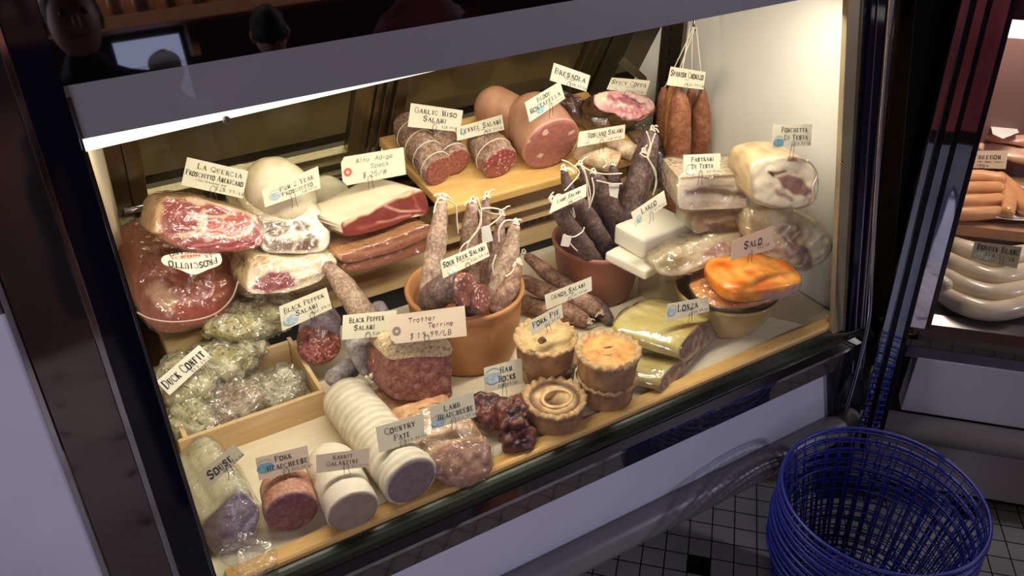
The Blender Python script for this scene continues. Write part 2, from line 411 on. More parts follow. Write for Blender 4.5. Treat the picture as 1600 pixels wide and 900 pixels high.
def ncol(cs, sc=30, seed=0):
    cs = [lin(c) for c in cs]; so = Vector((seed * 2.1, seed, seed * 4.4))
    def fn(p, *a):
        t = (noise.noise((p + so) * sc) * .7 + noise.noise((p + so) * sc * 2.9) * .35 + .5) * (len(cs) - 1)
        t = max(0, min(len(cs) - 1.001, t)); i = int(t); return lerpc(cs[i], cs[i + 1], t - i)
    return fn

# ---------------------------------------------------------------- lettering: a small serif stroke alphabet
GL = {'A': '003a !3a60 1454', 'B': '!101a ~1a4a584515 ~154563624010', 'C': '~68594a3a1a07033020405062', 'D': '!101a ~1a3a5967633010', 'E': '!101a 1a5a58 1545 105052', 'F': '!101a 1a5a58 1545',
'G': '~68594a3a1a0703203040526265 4565', 'H': '!101a !505a 1555', 'I': '!303a', 'J': '!4a42 ~4230201002', 'K': '!101a 155a !2660', 'L': '!101a 105052', 'M': '101a !1a30 305a !5a60', 'N': '101a !1a50 505a',
'O': '~!3a1a07030030506367595a3a', 'P': '!101a ~1a4a69674515', 'Q': '~3a07033063673a !3260', 'R': '!101a ~1a4a5958464515 !3560', 'S': '~!58594a2a1907263554534130201102', 'T': '!303a 080a6a68', 'U': '!1a13 ~1321304053 535a',
'V': '!0a30 306a', 'W': '!0a20 204a !4a60 608a', 'X': '!0a60 006a', 'Y': '!0a35 356a !3530', 'Z': '0a6a 6a00 !0060', '0': '~!3a070330 ~306367 ~673a', '1': '!303a 193a', '2': '~083a5a68670060'.replace('00', '10') + ' !1060', '3': '~094a5856 ~5635 ~!35536140200 1'.replace(' 1', '1'),
'4': '!404a 4a0363', '5': '5a1a16 ~!16466340200 1'.replace(' 1', '1'), '6': '~5a260330506345 ~451403', '7': '0a6a !6a20', '8': '~!3a183552302 1'.replace(' 1', '1') + ' ~1235583a', '9': '~65350738 3a6967'.replace(' ', '') + ' !6740', '$': '~584a1807355341200 2'.replace(' 2', '2') + ' 3b3.',
'.': '!3031', '/': '006a', ',': '!3120', "'": '3a38', '(': '~4b27234.', ')': '~2b47432.', '#': '204a 507a 0464 0767',
'a': '~5536150 220405256 5640'.replace(' 2', '2', 1), 'c': '~5536160301 2051', 'd': '~53351401 3052 5a50', 'e': '~0444563615012051', 'g': '~5536150301 4055 565. ~5.3.1.', 'i': '3630 3839', 'k': '1a10 1356 2450', 'l': '3a30', 'm': '0006 ~0216362 0', 'n': '1016 ~1336565 0', 'o': '~3615013051 5536', 'p': '161. ~1556535 0301 1', 'r': '2026 ~2446 56', 't': '3930 1656'}
def _pts(s):
    s = s.replace(' ', ''); r = []
    H = '0123456789ab'
    for i in range(0, len(s) - 1, 2):
        a = H.find(s[i]); b = -2 if s[i + 1] == '.' else H.find(s[i + 1]); r.append((max(a, 0), b))
    return r
_raw = {'a': '~554616052241 5256 5650', 'c': '~554616021041 52', 'd': '~5546160210415 3 5a50', 'g': '~5546160313 43 55 ~565.3.1.', 'm': '0006', 'n': '1016 ~14365650', 'o': '~361602304154 5536', 'p': '161. ~15465553301 2', 'r': '2026 ~24465 6', '0': '~!3a1907031120304153 ~4153575a3a',
'1': '!303a 193a', '2': '~183a4a585600 1060', '3': '~094a5857453 5 ~!355352403011', '5': '5a1a15 ~!15465452403011', '6': '~5a2704022030505443 2413', '8': '~!3a19182745525040301112 ~122547583a', '9': '~57463616183a4a5857 !5730', '$': '~584a2a182645535 2301112 3b3.'}
GL['a'] = '~554616042040 ~40525556 5650'; GL['c'] = '~5546160420404151'; GL['d'] = '~5546160420405254 5a50'; GL['e'] = '~0353554616042040 ~204051'; GL['g'] = '~5546160420405254 ~565.3.1.'; GL['m'] = '0006'; GL['n'] = '1016 ~1436465450'
GL['o'] = '~361604203041535536'; GL['p'] = '161. ~1536465451402011'; GL['r'] = '2026 ~24364656'; GL['0'] = '~!3a190704113041545 73a'.replace(' ', ''); GL['0'] = '~!3a1917031130415357594a3a'
GL['2'] = '~183a4a585610 !1060'; GL['3'] = '~194a5857453525 ~!355452403011'; GL['5'] = '5a1a15 ~!15465452403011'; GL['6'] = '~5a27040220305254453513'; GL['8'] = '~!3a19182746535140302112 ~122547583a'; GL['9'] = '~57453617193a4a5856 !5630'; GL['$'] = '~584a2a18264553412011 3b3.'
def lettering(txt, smallcaps=.78, hand=False):
    """returns strokes [(points, width, straight)] and total width, cap height = 1"""
    x = 0; out = []; first = True
    for ch in txt:
        if ch == ' ': x += .5; first = True; continue
        sc = 1.0 if (first or hand or not ch.isalpha()) else smallcaps
        wdt = {'W': 8, 'I': 4, '.': 4, 'i': 4, 'l': 4, '/': 6, 'm': 8}.get(ch, 6)
        g = GL.get(ch) or GL.get(ch.upper())
        off = {'I': -1, '.': -1, 'i': -1, 'l': -1, '1': -1}.get(ch, 0)
        if g:
            for stk in g.split(' '):
                thick = '!' in stk; sm = '~' in stk; P = _pts(stk.replace('!', '').replace('~', ''))
                if len(P) < 2: continue
                P = [((a + off) / 10 * sc * (1.0) + x, b / 10 * sc) for a, b in P]
                if sm: P = [(q.x, q.y) for q in cat([Vector((a, b, 0)) for a, b in P], len(P) * 3)]
                wd = .085 if hand else (.15 if thick else .075)
                out.append((P, wd))
                if not hand and not sm and len(P) == 2 and ch.isalpha():
                    for (a, b) in P:
                        if abs(b) < .02 or abs(b - sc) < .02:
                            if abs(P[0][1] - P[1][1]) > .3: out.append(([(a - .11 * sc, b), (a + .13 * sc, b)], .06))
        x += (wdt / 10 * sc) + (.15 if hand else .2)
        first = False
    return out, x
def write(mb, lines, frame):
    """lines (text, u centre, v centre from the top, height, style) on the quad frame(u, v) -> point"""
    for ln in lines:
        txt, uc, vc, h, style = ln[:5]; maxw = ln[5] if len(ln) > 5 else .92
        st, W = lettering(txt, hand=style == 'hand')
        asp = frame.asp; h = h * .84; k = h / asp * 1.28; 
        if W * k > maxw: k = maxw / W
        for P, wd in st:
            Q = [(uc + (a - W / 2) * k + (b * .12 * k if style == 'hand' else 0), vc + h / 2 - b * h) for a, b in P]
            hw = wd * h * .53
            for (a, b) in zip(Q, Q[1:]):
                ex, ey = (b[0] - a[0]) * asp, b[1] - a[1]; L = math.hypot(ex, ey)
                if L < 1e-6: continue
                nx, ny = -ey / L * hw / asp, ex / L * hw; tx, ty = ex / L * hw * .5 / asp, ey / L * hw * .5
                mb.add([frame(a[0] + nx - tx, a[1] + ny - ty), frame(a[0] - nx - tx, a[1] - ny - ty), frame(b[0] - nx + tx, b[1] - ny + ty), frame(b[0] + nx + tx, b[1] + ny + ty)], [(0, 1, 2, 3)])
class Frame:
    def __init__(s, q, lift=.0006):
        s.q = [Vector(x) for x in q]; n = (s.q[1] - s.q[0]).cross(s.q[3] - s.q[0]).normalized()
        if n.dot(CAMP - s.q[0]) < 0: n = -n
        s.n = n; s.l = lift; s.asp = ((s.q[1] - s.q[0]).length + (s.q[2] - s.q[3]).length) / ((s.q[3] - s.q[0]).length + (s.q[2] - s.q[1]).length)
    def __call__(s, u, v):
        a = s.q[0].lerp(s.q[1], u); b = s.q[3].lerp(s.q[2], u); return a.lerp(b, v) + s.n * s.l
ARTC = {}
def card(label, px, Y, lines, art=None, wire=(.5, 1.0), paper=PAPER, cut=False, nrm=(0, -.88, .47), hole=None, group='handwritten and printed price cards', wl=.022, clear=False, X=None):
    n = Vector(nrm).normalized(); bx = (px[2][0] + px[3][0]) / 2; by = (px[2][1] + px[3][1]) / 2
    p0 = V(bx, by, Y=Y); q = [VP(x, y, p0, n) for x, y in px]; fr = Frame(q)
    t = thing('price_card', q[3].lerp(q[2], .5), label, 'price card', group)
    out = [fr(0, 0), fr(1, 0), fr(1, 1), fr(0, 1)] if not cut else [fr(.06, 0), fr(1, 0), fr(1, 1), fr(.06, 1), fr(0, .82), fr(0, .18)]
    MB().prism([p - fr.n * fr.l for p in out], -fr.n * .0006).build('card', paper, t)
    mb = MB(); write(mb, lines, fr)
    mb.build('lettering', INK, t, fix=False)
    if art:
        a = MB(); c, u0, v0, s_ = art; rnd = random.Random(len(label)); asp = fr.asp; fr.l = .0003
        pts = [fr(u0 + s_ * math.cos(k / 9 * 6.283) * (1 + .35 * rnd.random()) / asp * 1.3, v0 + s_ * math.sin(k / 9 * 6.283) * (1 + .3 * rnd.random()) * .8) for k in range(9)]
        a.add(pts, [tuple(range(9))]).build('illustration', mplain('watercolour_' + c, {'blue': (158, 172, 176), 'teal': (130, 168, 164), 'pale': (188, 194, 176), 'strong': (96, 142, 156)}[c], .6, var=.35, sc=160), t, fix=False)
        b = MB(); fr.l = .0007
        P = [(u0 + s_ * 1.5 * math.cos(k / 10 * 6.283 * .8 + 1) / asp, v0 - s_ * .3 + s_ * 1.2 * math.sin(k / 10 * 6.283 * .8 + 1)) for k in range(11)]
        for s1, s2 in zip(P, P[1:]): b.add([fr(s1[0], s1[1] - .012), fr(s1[0], s1[1] + .012), fr(s2[0], s2[1] + .012), fr(s2[0], s2[1] - .012)], [(0, 1, 2, 3)])
        b.build('illustration_outline', mplain('ink_blue', (110, 134, 138), .7), t, fix=False)
    if hole:
        fr.l = .0008; hu, hv, hc = hole
        R_ = MB(); o = [fr(hu + .075 * math.cos(k / 16 * 6.283) / fr.asp * 2, hv + .15 * math.sin(k / 16 * 6.283)) for k in range(16)]; i_ = [fr(hu + .03 * math.cos(k / 16 * 6.283) / fr.asp * 2, hv + .06 * math.sin(k / 16 * 6.283)) for k in range(16)]
        R_.add(o + i_, [(k, (k + 1) % 16, (k + 1) % 16 + 16, k + 16) for k in range(16)]).build('reinforcement_ring', mplain('tag_ring', hc, .6), t, fix=False)
    if wire:
        fr.l = .0015; wu, wv = wire; c = fr(wu, wv - .06); s = (fr(1, 1) - fr(0, 1)).normalized(); up = Vector((0, 0, 1)); r = .0042
        loop = [c + s * r * math.cos(a) + (fr(0, 0) - fr(0, 1)).normalized() * r * 1.35 * (math.sin(a) + .3) for a in np.linspace(-.7, math.pi + .7, 14)]
        loop = [c + s * r * 1.2 - up * wl + fr.n * .001] + loop + [c - s * r * 1.2 - up * wl + fr.n * .001]
        tube('wire_holder', loop, .00045, WIRE, t, seg=6)
    return t
GL['m'] = '1016 ~14263634 3430 ~34465654 5450'
# ---------------------------------------------------------------- room
def quadobj(name, pts, mat, kind='structure', parent=None, ext=None):
    m = MB()
    if ext is None: m.add(pts, [tuple(range(len(pts)))])
    else: m.prism(pts, ext)
    o = m.build(name, mat, parent, fix=ext is not None)
    if kind: o['kind'] = kind
    return o
def floor_mat():
    t = NT('small_square_floor_tiles'); tc = t.n('ShaderNodeTexCoord'); mp = t.n('ShaderNodeMapping'); t.l(tc.outputs['Object'], mp.inputs[0])
    ga = -0.766520319; s = .0508; ox, oy = 21.9577 * s, 21.6309 * s
    # grid frame of the tiles
    mp.vector_type = 'TEXTURE'; mp.inputs['Location'].default_value = (ox, oy, 0); mp.inputs['Rotation'].default_value = (0, 0, ga); mp.inputs['Scale'].default_value = (s, s, s)
    sx = t.n('ShaderNodeSeparateXYZ'); t.l(mp.outputs[0], sx.inputs[0])
    def M(op, a, b=None, c=None):
        n = t.n('ShaderNodeMath', operation=op)
        for i, v in enumerate((a, b, c)):
            if v is None: continue
            if isinstance(v, (int, float)): n.inputs[i].default_value = v
            else: t.l(v, n.inputs[i])
        return n.outputs[0]
    X, Y = sx.outputs[0], sx.outputs[1]
    def line(a): f = M('FRACT', M('ADD', a, 200)); return M('LESS_THAN', M('ABSOLUTE', M('SUBTRACT', f, .5)), .47)
    til = M('MULTIPLY', line(X), line(Y))
    cx = M('FLOOR', M('ADD', X, 200)); cy = M('FLOOR', M('ADD', Y, 200))
    # one black tile in every 6 x 6, first seen at cell (1, -5)
    bx = M('COMPARE', M('MODULO', M('SUBTRACT', cx, 201 - 6 * 20), 6), 0, .3); by = M('COMPARE', M('MODULO', M('SUBTRACT', cy, 195 - 6 * 20), 6), 0, .3)
    bl = M('MULTIPLY', bx, by); n = t.noise(6, 3)
    c = t.mix(bl, t.ramp(n, [(.3, lin((150, 147, 146))), (.7, lin((166, 163, 162)))]), lin((16, 14, 22)))
    c = t.mix(til, lin((26, 24, 26)), c)
    t.principled(c, .3, 0, t.bump(til, .3, .001)); return t.m
quadobj('floor', [(-4, -4, 0), (5, -4, 0), (5, 3, 0), (-4, 3, 0)], floor_mat())
WALLM = mplain('dim_plaster', (120, 112, 108), .8)
BROWNWALL = mplain('dark_brown_plaster', (96, 62, 50), .8)
quadobj('ceiling', [(-4, -4, 2.9), (5, -4, 2.9), (5, 3, 2.9), (-4, 3, 2.9)], mplain('dark_ceiling', (60, 54, 52), .9))
quadobj('wall_behind_viewer', [(-4, -3.2, 0), (5, -3.2, 0), (5, -3.2, 2.9), (-4, -3.2, 2.9)], BROWNWALL)
quadobj('wall_left', [(-4, -4, 0), (-4, 3, 0), (-4, 3, 2.9), (-4, -4, 2.9)], WALLM)
quadobj('wall_right', [(5, -4, 0), (5, 3, 0), (5, 3, 2.9), (5, -4, 2.9)], WALLM)
quadobj('wall_back', [(-4, 3, 0), (5, 3, 0), (5, 3, 2.9), (-4, 3, 2.9)], mplain('brown_back_wall', (84, 66, 44), .8))
# bright shop window behind the viewer, seen only as a reflection
wn = quadobj('window_1', [(.50, -3.17, 1.00), (.86, -3.17, 1.00), (.86, -3.17, 1.55), (.50, -3.17, 1.55)], memit('daylight_glass', (190, 200, 240), 2.0))
MB().box((.68, -3.165, 1.56), (.40, .03, .03)).box((.68, -3.165, .99), (.40, .03, .03)).box((.49, -3.165, 1.27), (.03, .03, .58)).box((.87, -3.165, 1.27), (.03, .03, .58)).build('trim_1', mplain('window_trim', (60, 50, 50), .6))['kind'] = 'structure'
w2 = quadobj('window_2', [(-2.6, -3.17, .9), (-1.2, -3.17, .9), (-1.2, -3.17, 2.3), (-2.6, -3.17, 2.3)], memit('daylight_glass_side', (130, 140, 215), 1.0))
pk = thing('pink_reflection_banner', (-1.05, -3.1, .96), 'pink banner with a dark curl, added behind the viewer to tint reflections', 'banner')  # made-up banner, placed to give the mirror frames something pink to reflect
MB().box((-1.05, -3.12, 1.62), (1.1, .02, 1.3)).build('cloth', mplain('pink_cloth', (206, 118, 136), .8), pk)
tube('dark_curl', [Vector((-1.0 + .10 * math.cos(a), -3.10, 1.50 + .13 * math.sin(a))) for a in np.linspace(.9, 5.2, 16)], .014, mplain('curl_ink', (60, 30, 44), .7), pk, seg=6)
ct = thing('reflection_counter', (-1.05, -2.95, 0), 'white counter with a dark top edge, added under the banner for reflections', 'counter')  # made-up counter, placed with the banner for the same reflection
MB().box((-1.05, -3.0, .33), (1.3, .26, .66)).build('front', mplain('counter_white', (196, 204, 230), .6), ct)
MB().box((-1.05, -3.0, .77), (1.3, .24, .22)).build('plum_front', mplain('counter_plum', (150, 96, 118), .6), ct)
MB().box((-1.05, -3.0, .915), (1.32, .3, .07)).build('counter_top', mplain('counter_dark', (40, 26, 36), .5), ct)
for zz in (.50, .42): MB().box((-1.05, -2.865, zz), (1.3, .01, .018)).build('rail', mplain('counter_rail', (110, 116, 140), .5), ct)
shw = mplain('shelf_timber', (120, 72, 46), .6)
for zz, lab in ((1.62, 'brown timber wall shelf behind the viewer, lower one'), (1.98, 'brown timber wall shelf behind the viewer, upper one')):
    t = thing('wall_shelf', (1.6, -3.0, zz), lab, 'shelf', 'timber wall shelves')
    MB().box((1.3, -3.02, zz), (4.6, .34, .07)).build('board', shw, t, bevel=.004)
    for xx in (-.6, .9, 2.4): MB().box((xx, -3.1, zz - .12), (.04, .18, .18)).build('bracket', shw, t)
rnd = random.Random(4)
jp = None
for zz in (1.655, 2.015):
    x = -.7
    while x < 3.3:
        wd = rnd.uniform(.07, .11); h = rnd.uniform(.13, .22)
        if jp is None:
            jp = thing('jar', (0, 0, 0), 'glass jar of preserves on a wall shelf behind the viewer', 'jar', 'jars on the wall shelves')
            tube('glass_body', [(0, 0, .0), (0, 0, .14)], [.045, .048, .045], mplain('jar_contents', (140, 90, 62), .2, var=.5, sc=5), jp, seg=14, sub=3)
            tube('lid', [(0, 0, .14), (0, 0, .165)], .04, mplain('jar_lid', (150, 140, 120), .4), jp, seg=14); o = jp; ch = list(jp.children)
        else:
            o = jp.copy(); COL.objects.link(o)
            for c_ in ch: d = c_.copy(); COL.objects.link(d); d.parent = o; d.matrix_parent_inverse = c_.matrix_parent_inverse.copy()
        o.location = (x, -3.0, zz); o.scale = (wd / .095, 1, h / .165); x += wd + rnd.uniform(.02, .06)

# ---------------------------------------------------------------- the main display case
TL = math.tan(math.radians(9.78))
def GY(z, off=0): return .898 + (z - .577) * TL + off
def GP(x, z, off=0): return Vector((x, GY(z) + off, z))
PANELW = mplain('white_enamel_panel', (200, 200, 218), .35, var=.03, bumpst=.03)
REFLG = NT('dark_mirror_trim'); REFLG.principled(lin((118, 110, 112)), .05, .92, REFLG.bump(REFLG.noise(9, 2), .05, .01)); REFLM = REFLG.m
WHITEW = mplain('white_liner', (226, 222, 208), .45, var=.02, bumpst=.02)
case = thing('display_case', (.68, 1.2, 0), 'long refrigerated glass deli case filled with cured meats, in the middle', 'display case')
X0, X1 = .042, 1.335
MB().box((.68, 1.38, .12), (1.44, .76, .24)).build('kick_plate', mplain('black_kick', (10, 10, 12), .5), case)
MB().box((.67, .91, .355), (1.42, .06, .185)).build('front_panel', PANELW, case, bevel=.004)
tube('bumper_rail', [(-.06, .862, .272), (1.385, .862, .272)], .034, mplain('dull_bumper', (118, 113, 116), .35, var=.05, bumpst=0), case, seg=20, sq=(.9, 1.0), cap0='round', cap1='round')
MB().prism([(-.06, .868, .447), (-.06, .868, .495), (-.06, .905, .53), (-.06, .97, .53), (-.06, .97, .447)], (1.44, 0, 0)).build('sill', REFLM, case)
MB().prism([(0, .862, .494), (0, .862, .502), (0, .874, .512), (0, .90, .512), (0, .90, .494)], (1.40, 0, 0)).build('sill_edge_strip', CHROME, case)
MB().prism([(.0, .874, .500), (.0, .880, .522), (.0, .90, .530), (.0, .915, .530), (.0, .915, .5)], (1.385, 0, 0)).build('glass_channel', mmetal('dark_channel', (88, 92, 84), .25), case)
MB().box((.70, 1.27, .5), (1.32, .76, .03)).build('deck', PALEWOOD, case)
MB().prism([GP(.04, .525), GP(1.33, .525), GP(1.33, 1.262), GP(.04, 1.262)], (0, .006, 0)).build('front_glass', mglass('case_glass', 1.0), case)
MB().prism([GP(-.3, 1.2555), GP(1.8, 1.2555), GP(1.8, 1.75), GP(-.3, 1.75)], (0, .02, 0)).build('header_panel', BLACKG, case)
MB().prism([GP(.042, 1.193, .012), GP(.042, 1.30, .012), GP(.042, 1.30, .1), GP(.042, 1.205, .07)], (1.32, 0, 0)).build('light_housing', mplain('grey_light_housing', (134, 131, 138), .4, var=.03, bumpst=0), case)
la, lb = Vector((.046, GY(1.18) + .022, 1.180)), Vector((1.33, GY(1.2) + .022, 1.222))
MB().prism([la - Vector((0, 0, .005)), la + Vector((0, .03, -.007)), la + Vector((0, .03, .03)), la + Vector((0, 0, .03))], lb - la).build('lamp_lens', memit('fluorescent_lens', (255, 250, 225), 2.4), case)
p = V(353, 186, Y=GY(1.18) + .018)
tube('screw', [p, p - Vector((0, .006, 0))], .005, STEEL, case, seg=12)
for a, b, m_, nm in ((-.075, -.0045, REFLM, 'mirror_trim'), (-.0045, .0035, CHROME, 'chrome_strip'), (.0035, .043, mglossy('navy_gloss', (9, 10, 22), .06, .5), 'corner_post')):
    MB().prism([GP(a, .45, -.004), GP(b, .45, -.004), GP(b, 1.75, -.004), GP(a, 1.75, -.004)], (0, .03 if nm != 'corner_post' else .05, 0)).build(nm, m_, case, bevel=.001)
MB().prism([GP(.0425, .53, .02), GP(.047, .53, .02), GP(.047, 1.2, .02), GP(.0425, 1.2, .02)], (0, .03, 0)).build('inner_post', mmetal('inner_trim', (120, 118, 125), .35), case)
# inside walls
CREAM = mplain('cream_end_wall', (206, 190, 158), .5, var=.06, sc=4, bumpst=0)
MB().add([(.05, .93, .50), (.05, 1.78, .50), (.10, 1.74, .60), (.10, 1.70, .775), (.10, 1.45, 1.24), (.048, 1.02, 1.24)], [(0, 1, 2, 3, 4, 5)]).build('left_wall', CREAM, case, fix=False)
XR = 1.362
MB().prism([(XR, .93, .50), (XR, 1.78, .50), (XR, 1.70, .775), (XR, 1.42, 1.28), (XR, GY(1.28, .03), 1.28)], (.02, 0, 0)).build('right_wall', WHITEW, case)
# steel corner post and the strips beside it
def strip(name, x0, x1, mat, off=.0, top=-70, bot=560, th=.02, t2=None, par=None):
    q = []
    nn = Vector((0, -math.cos(.1707), math.sin(.1707))); P0 = Vector((0, .898 + off, .577))
    for x, y in ((x0[0], 0), (x1[0], 0), (x1[1], 500), (x0[1], 500)): q.append(VP(x, y, P0, nn))
    def ext(a, b, z): return a + (b - a) * ((z - a.z) / (b.z - a.z))
    zt, zb = t2 or (1.5, .50)
    pts = [ext(q[0], q[3], zt), ext(q[1], q[2], zt), ext(q[1], q[2], zb), ext(q[0], q[3], zb)]
    return MB().prism(pts, (0, th, 0)).build(name, mat, par or case, bevel=.0012)
BRASSY = mplain('warm_steel', (168, 152, 122), .35, .45, sc=5, var=.2, bumpst=0)
strip('steel_post', (1325, 1303), (1347, 1320), BRASSY, .003, th=.012, t2=(1.3, .515))
strip('glass_gasket', (1348, 1320), (1362, 1327), mplain('green_black_gasket', (34, 36, 30), .3), .003, th=.004, t2=(1.5, .515))
strip('post_edge', (1347, 1319.5), (1350, 1322), STEEL, .0, t2=(1.5, .515))
NAVY = mglossy('navy_post_gloss', (14, 14, 34), .08, .7)
strip('corner_post', (1362, 1328), (1402, 1358), NAVY, -.006, th=.010, t2=(1.75, .42))
for a, b in ((1372, 1338), (1388, 1347), (1393, 1351), (1398, 1355)):
    strip('chrome_line', (a, b), (a + 1.6, b + 1.6), CHROME, -.0085, t2=(1.75, .42), th=.004)
strip('mirror_trim', (1403, 1359), (1431, 1388), mmetal('brown_mirror', (96, 84, 62), .12, (1, 1, 3), .5), .01, t2=(1.75, .40))
strip('filler_panel', (1431, 1389), (1520, 1470), mplain('black_filler', (13, 12, 14), .6, bumpst=0), .03, t2=(1.75, .30))
tube('screw', [V(1315, 254, Y=GY(.84) + .012), V(1315, 254, Y=GY(.84) + .006)], .003, mmetal('brass_screw', (200, 160, 110), .2), case, seg=10)
tube('screw', [V(1292, 494, Y=.925), V(1292, 494, Y=.918)], .0028, STEEL, case, seg=10)
# slotted shelf standard on the right wall
st = MB(); 
for ya, yb in ((1.50, 1.535), (1.565, 1.575)): st.box((XR - .006, (ya + yb) / 2, .86), (.012, yb - ya, .80))
st.box((XR - .004, 1.55, .86), (.006, .06, .80)); st.build('shelf_standard', mmetal('standard_steel', (128, 120, 104), .35), case)
sl = MB()
for i in range(20): sl.box((XR - .009, 1.552, .62 + i * .03), (.004, .007, .017))
sl.build('standard_slots', mplain('slot_black', (8, 8, 8), .9), case)
# sloping rear doors
LN = math.radians(29); DP = Vector((0, 1.68, .775)); DU = Vector((0, -math.sin(LN), math.cos(LN))); DN = Vector((0, -math.cos(LN), -math.sin(LN)))
def RP(x, u, off=0): return Vector((x, DP.y, DP.z)) + DU * u + DN * off
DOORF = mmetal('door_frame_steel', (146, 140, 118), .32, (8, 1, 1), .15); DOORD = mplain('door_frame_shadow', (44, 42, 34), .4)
def rbar(mb, xa, ua, xb, ub, o0=-.01, o1=.012): mb.prism([RP(xa, ua, o0), RP(xb, ua, o0), RP(xb, ub, o0), RP(xa, ub, o0)], DN * (o1 - o0))
DGL = mglass('rear_door_glass', .8, (.86, .84, .76, 1))
for i, (xa, xb) in enumerate(((.13, .60), (.66, 1.16))):
    fr_ = MB(); 
    for a in ((xa, 0.012, xa + .03, .55), (xb - .03, .012, xb, .55), (xa, .012, xb, .045), (xa, .52, xb, .55)): rbar(fr_, *a)
    d = fr_.build('rear_door', DOORF, case, bevel=.002)
    g = MB(); rbar(g, xa + .03, .045, xb - .03, .52, -.002, .002); g.build('pane', DGL, d)
m_ = MB()
for a in ((.60, 0, .615, .6), (.62, 0, .632, .6), (.64, 0, .655, .6), (1.16, 0, 1.19, .6), (1.20, 0, 1.26, .6)): rbar(m_, *a, o0=-.02, o1=.006)
rbar(m_, .09, 0, .13, .6, -.03, .008)
m_.build('door_jamb', DOORF, case, bevel=.002)
tr = MB()
for k, (a, b, o) in enumerate(((-.02, .0, .03), (-.045, -.03, .045), (-.075, -.055, .055))): rbar(tr, .09, a, XR, b, -.03, o)
tr.build('door_track', DOORF, case, bevel=.002)
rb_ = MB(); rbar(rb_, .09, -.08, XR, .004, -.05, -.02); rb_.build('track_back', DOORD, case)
MB().prism([V(975, 88, Y=1.56), V(1010, 120, Y=1.56), V(1012, 134, Y=1.56), V(966, 99, Y=1.56)], (0, .012, 0)).build('support_strut', DOORF, case)
p = V(212, 327, Y=1.60); tube('roller', [p - Vector((.02, 0, 0)), p + Vector((.022, 0, 0))], .008, CHROME, case, seg=12)
quadobj('rear_lining', [(.09, 1.72, .50), (XR, 1.72, .50), (XR, 1.70, .76), (.09, 1.70, .76)], mplain('rear_lining', (80, 66, 44), .6), None, case)
# behind the doors: the counter wall of the shop
c_ = thing('work_counter', (.7, 2.25, 0), 'dim counter and shelf beyond the rear doors of the deli case', 'counter')
MB().box((.7, 2.25, .35), (3.4, .5, .7)).build('cabinet', mplain('dark_cabinet', (54, 50, 44), .5, var=.5, sc=2), c_)
MB().box((.7, 2.23, .80), (3.4, .54, .17)).build('drawer_row', mplain('drawer_front', (128, 114, 86), .5, var=.25, sc=2.5), c_)
MB().box((.7, 2.22, .90), (3.4, .58, .03)).build('worktop', mplain('work_top', (120, 116, 108), .4), c_)
MB().prism([(.046, 1.03, 1.285), (.046, 1.03, 1.300), (.046, 1.43, 1.300), (.046, 1.43, 1.285)], (1.33, 0, 0)).build('light_block_roof', DARKM, case)  # unseen roof added to keep the lamp above from leaking into the case
l = area('back_room_fill', (.8, 1.62, 2.0), (0, .28, -1), 2.0, .3, 17, (1, .88, .68))  # unseen lamp added to brighten what shows through the rear doors
# side rails of the left neighbour
nb = thing('display_case', (-.6, .95, 0), 'neighbouring deli case with a plain white end panel at the left edge', 'display case')
def on(x, z, off=0): return Vector((x, GY(z) - .006 + off, z))
MB().prism([on(-1.2, .30), on(-.082, .30), on(-.082, 1.03), on(-1.2, 1.03)], (0, .03, 0)).build('end_panel', PANELW, nb, bevel=.002)
MB().prism([on(-1.2, 1.03), on(-.082, 1.03), on(-.082, 1.75), on(-1.2, 1.75)], (0, .03, 0)).build('upper_glass', BLACKG, nb)
MB().prism([on(-.082, .28, -.004), on(-.076, .28, -.004), on(-.076, 1.75, -.004), on(-.082, 1.75, -.004)], (0, .03, 0)).build('chrome_edge', CHROME, nb)
MB().box((-.64, 1.1, .14), (1.1, .3, .28)).build('base', DARKM, nb)

# ---------------------------------------------------------------- second case, turned 45 degrees at the corner
S2 = Vector((math.sqrt(.5), -math.sqrt(.5), 0)); D2 = Vector((math.sqrt(.5), math.sqrt(.5), 0)); O2 = Vector((1.448, .832, 0))
N2 = (-D2 * math.cos(.1707) + Vector((0, 0, math.sin(.1707))))
def P2(s, d, z): return O2 + S2 * s + D2 * d + Vector((0, 0, z))
c2 = thing('display_case', P2(.3, .2, 0), 'second glass deli case at the right edge, with sausages on white plates', 'display case')
def ext2(name, prof, s0, s1, mat, bevel=0):
    return MB().prism([P2(s0, d, z) for d, z in prof], S2 * (s1 - s0)).build(name, mat, c2, bevel=bevel)
ext2('kick_plate', [(.09, 0), (.09, .11), (.6, .11), (.6, 0)], -.10, .9, mplain('black_kick', (10, 10, 12), .5))
ext2('front_panel', [(.012, .30), (.012, .447), (.06, .447), (.06, .30)], .045, .9, PANELW, .002)
ext2('lower_panel', [(.05, .045), (.02, .24), (.06, .24), (.08, .045)], -.04, .9, mplain('grey_enamel_panel', (168, 166, 170), .4, var=.03, bumpst=0), .002)
ext2('front_trim', [(.014, .445), (.014, .475), (.06, .475), (.06, .445)], .02, .9, mmetal('blue_steel_trim', (120, 120, 150), .15))
ext2('sill', [(.01, .475), (.0, .500), (.04, .515), (.06, .475)], .0, .9, REFLM)
ext2('glass_channel', [(.0, .500), (.0, .516), (.012, .535), (.045, .540), (.045, .5)], .03, .9, mmetal('channel_steel', (120, 116, 112), .25))
tube('bumper_rail', [P2(-.03, -.005, .268), P2(.9, -.005, .268)], .032, mplain('dull_bumper', (118, 113, 116), .35, var=.05, bumpst=0), c2, seg=18, cap0='round')
ext2('deck', [(.04, .50), (.04, .535), (.62, .535), (.62, .50)], .03, .9, mmetal('deck_steel', (150, 146, 150), .3))
G2 = P2(0, .012, .535)
def g2(px, py, off=0): return VP(px, py, G2 - D2 * off, N2)
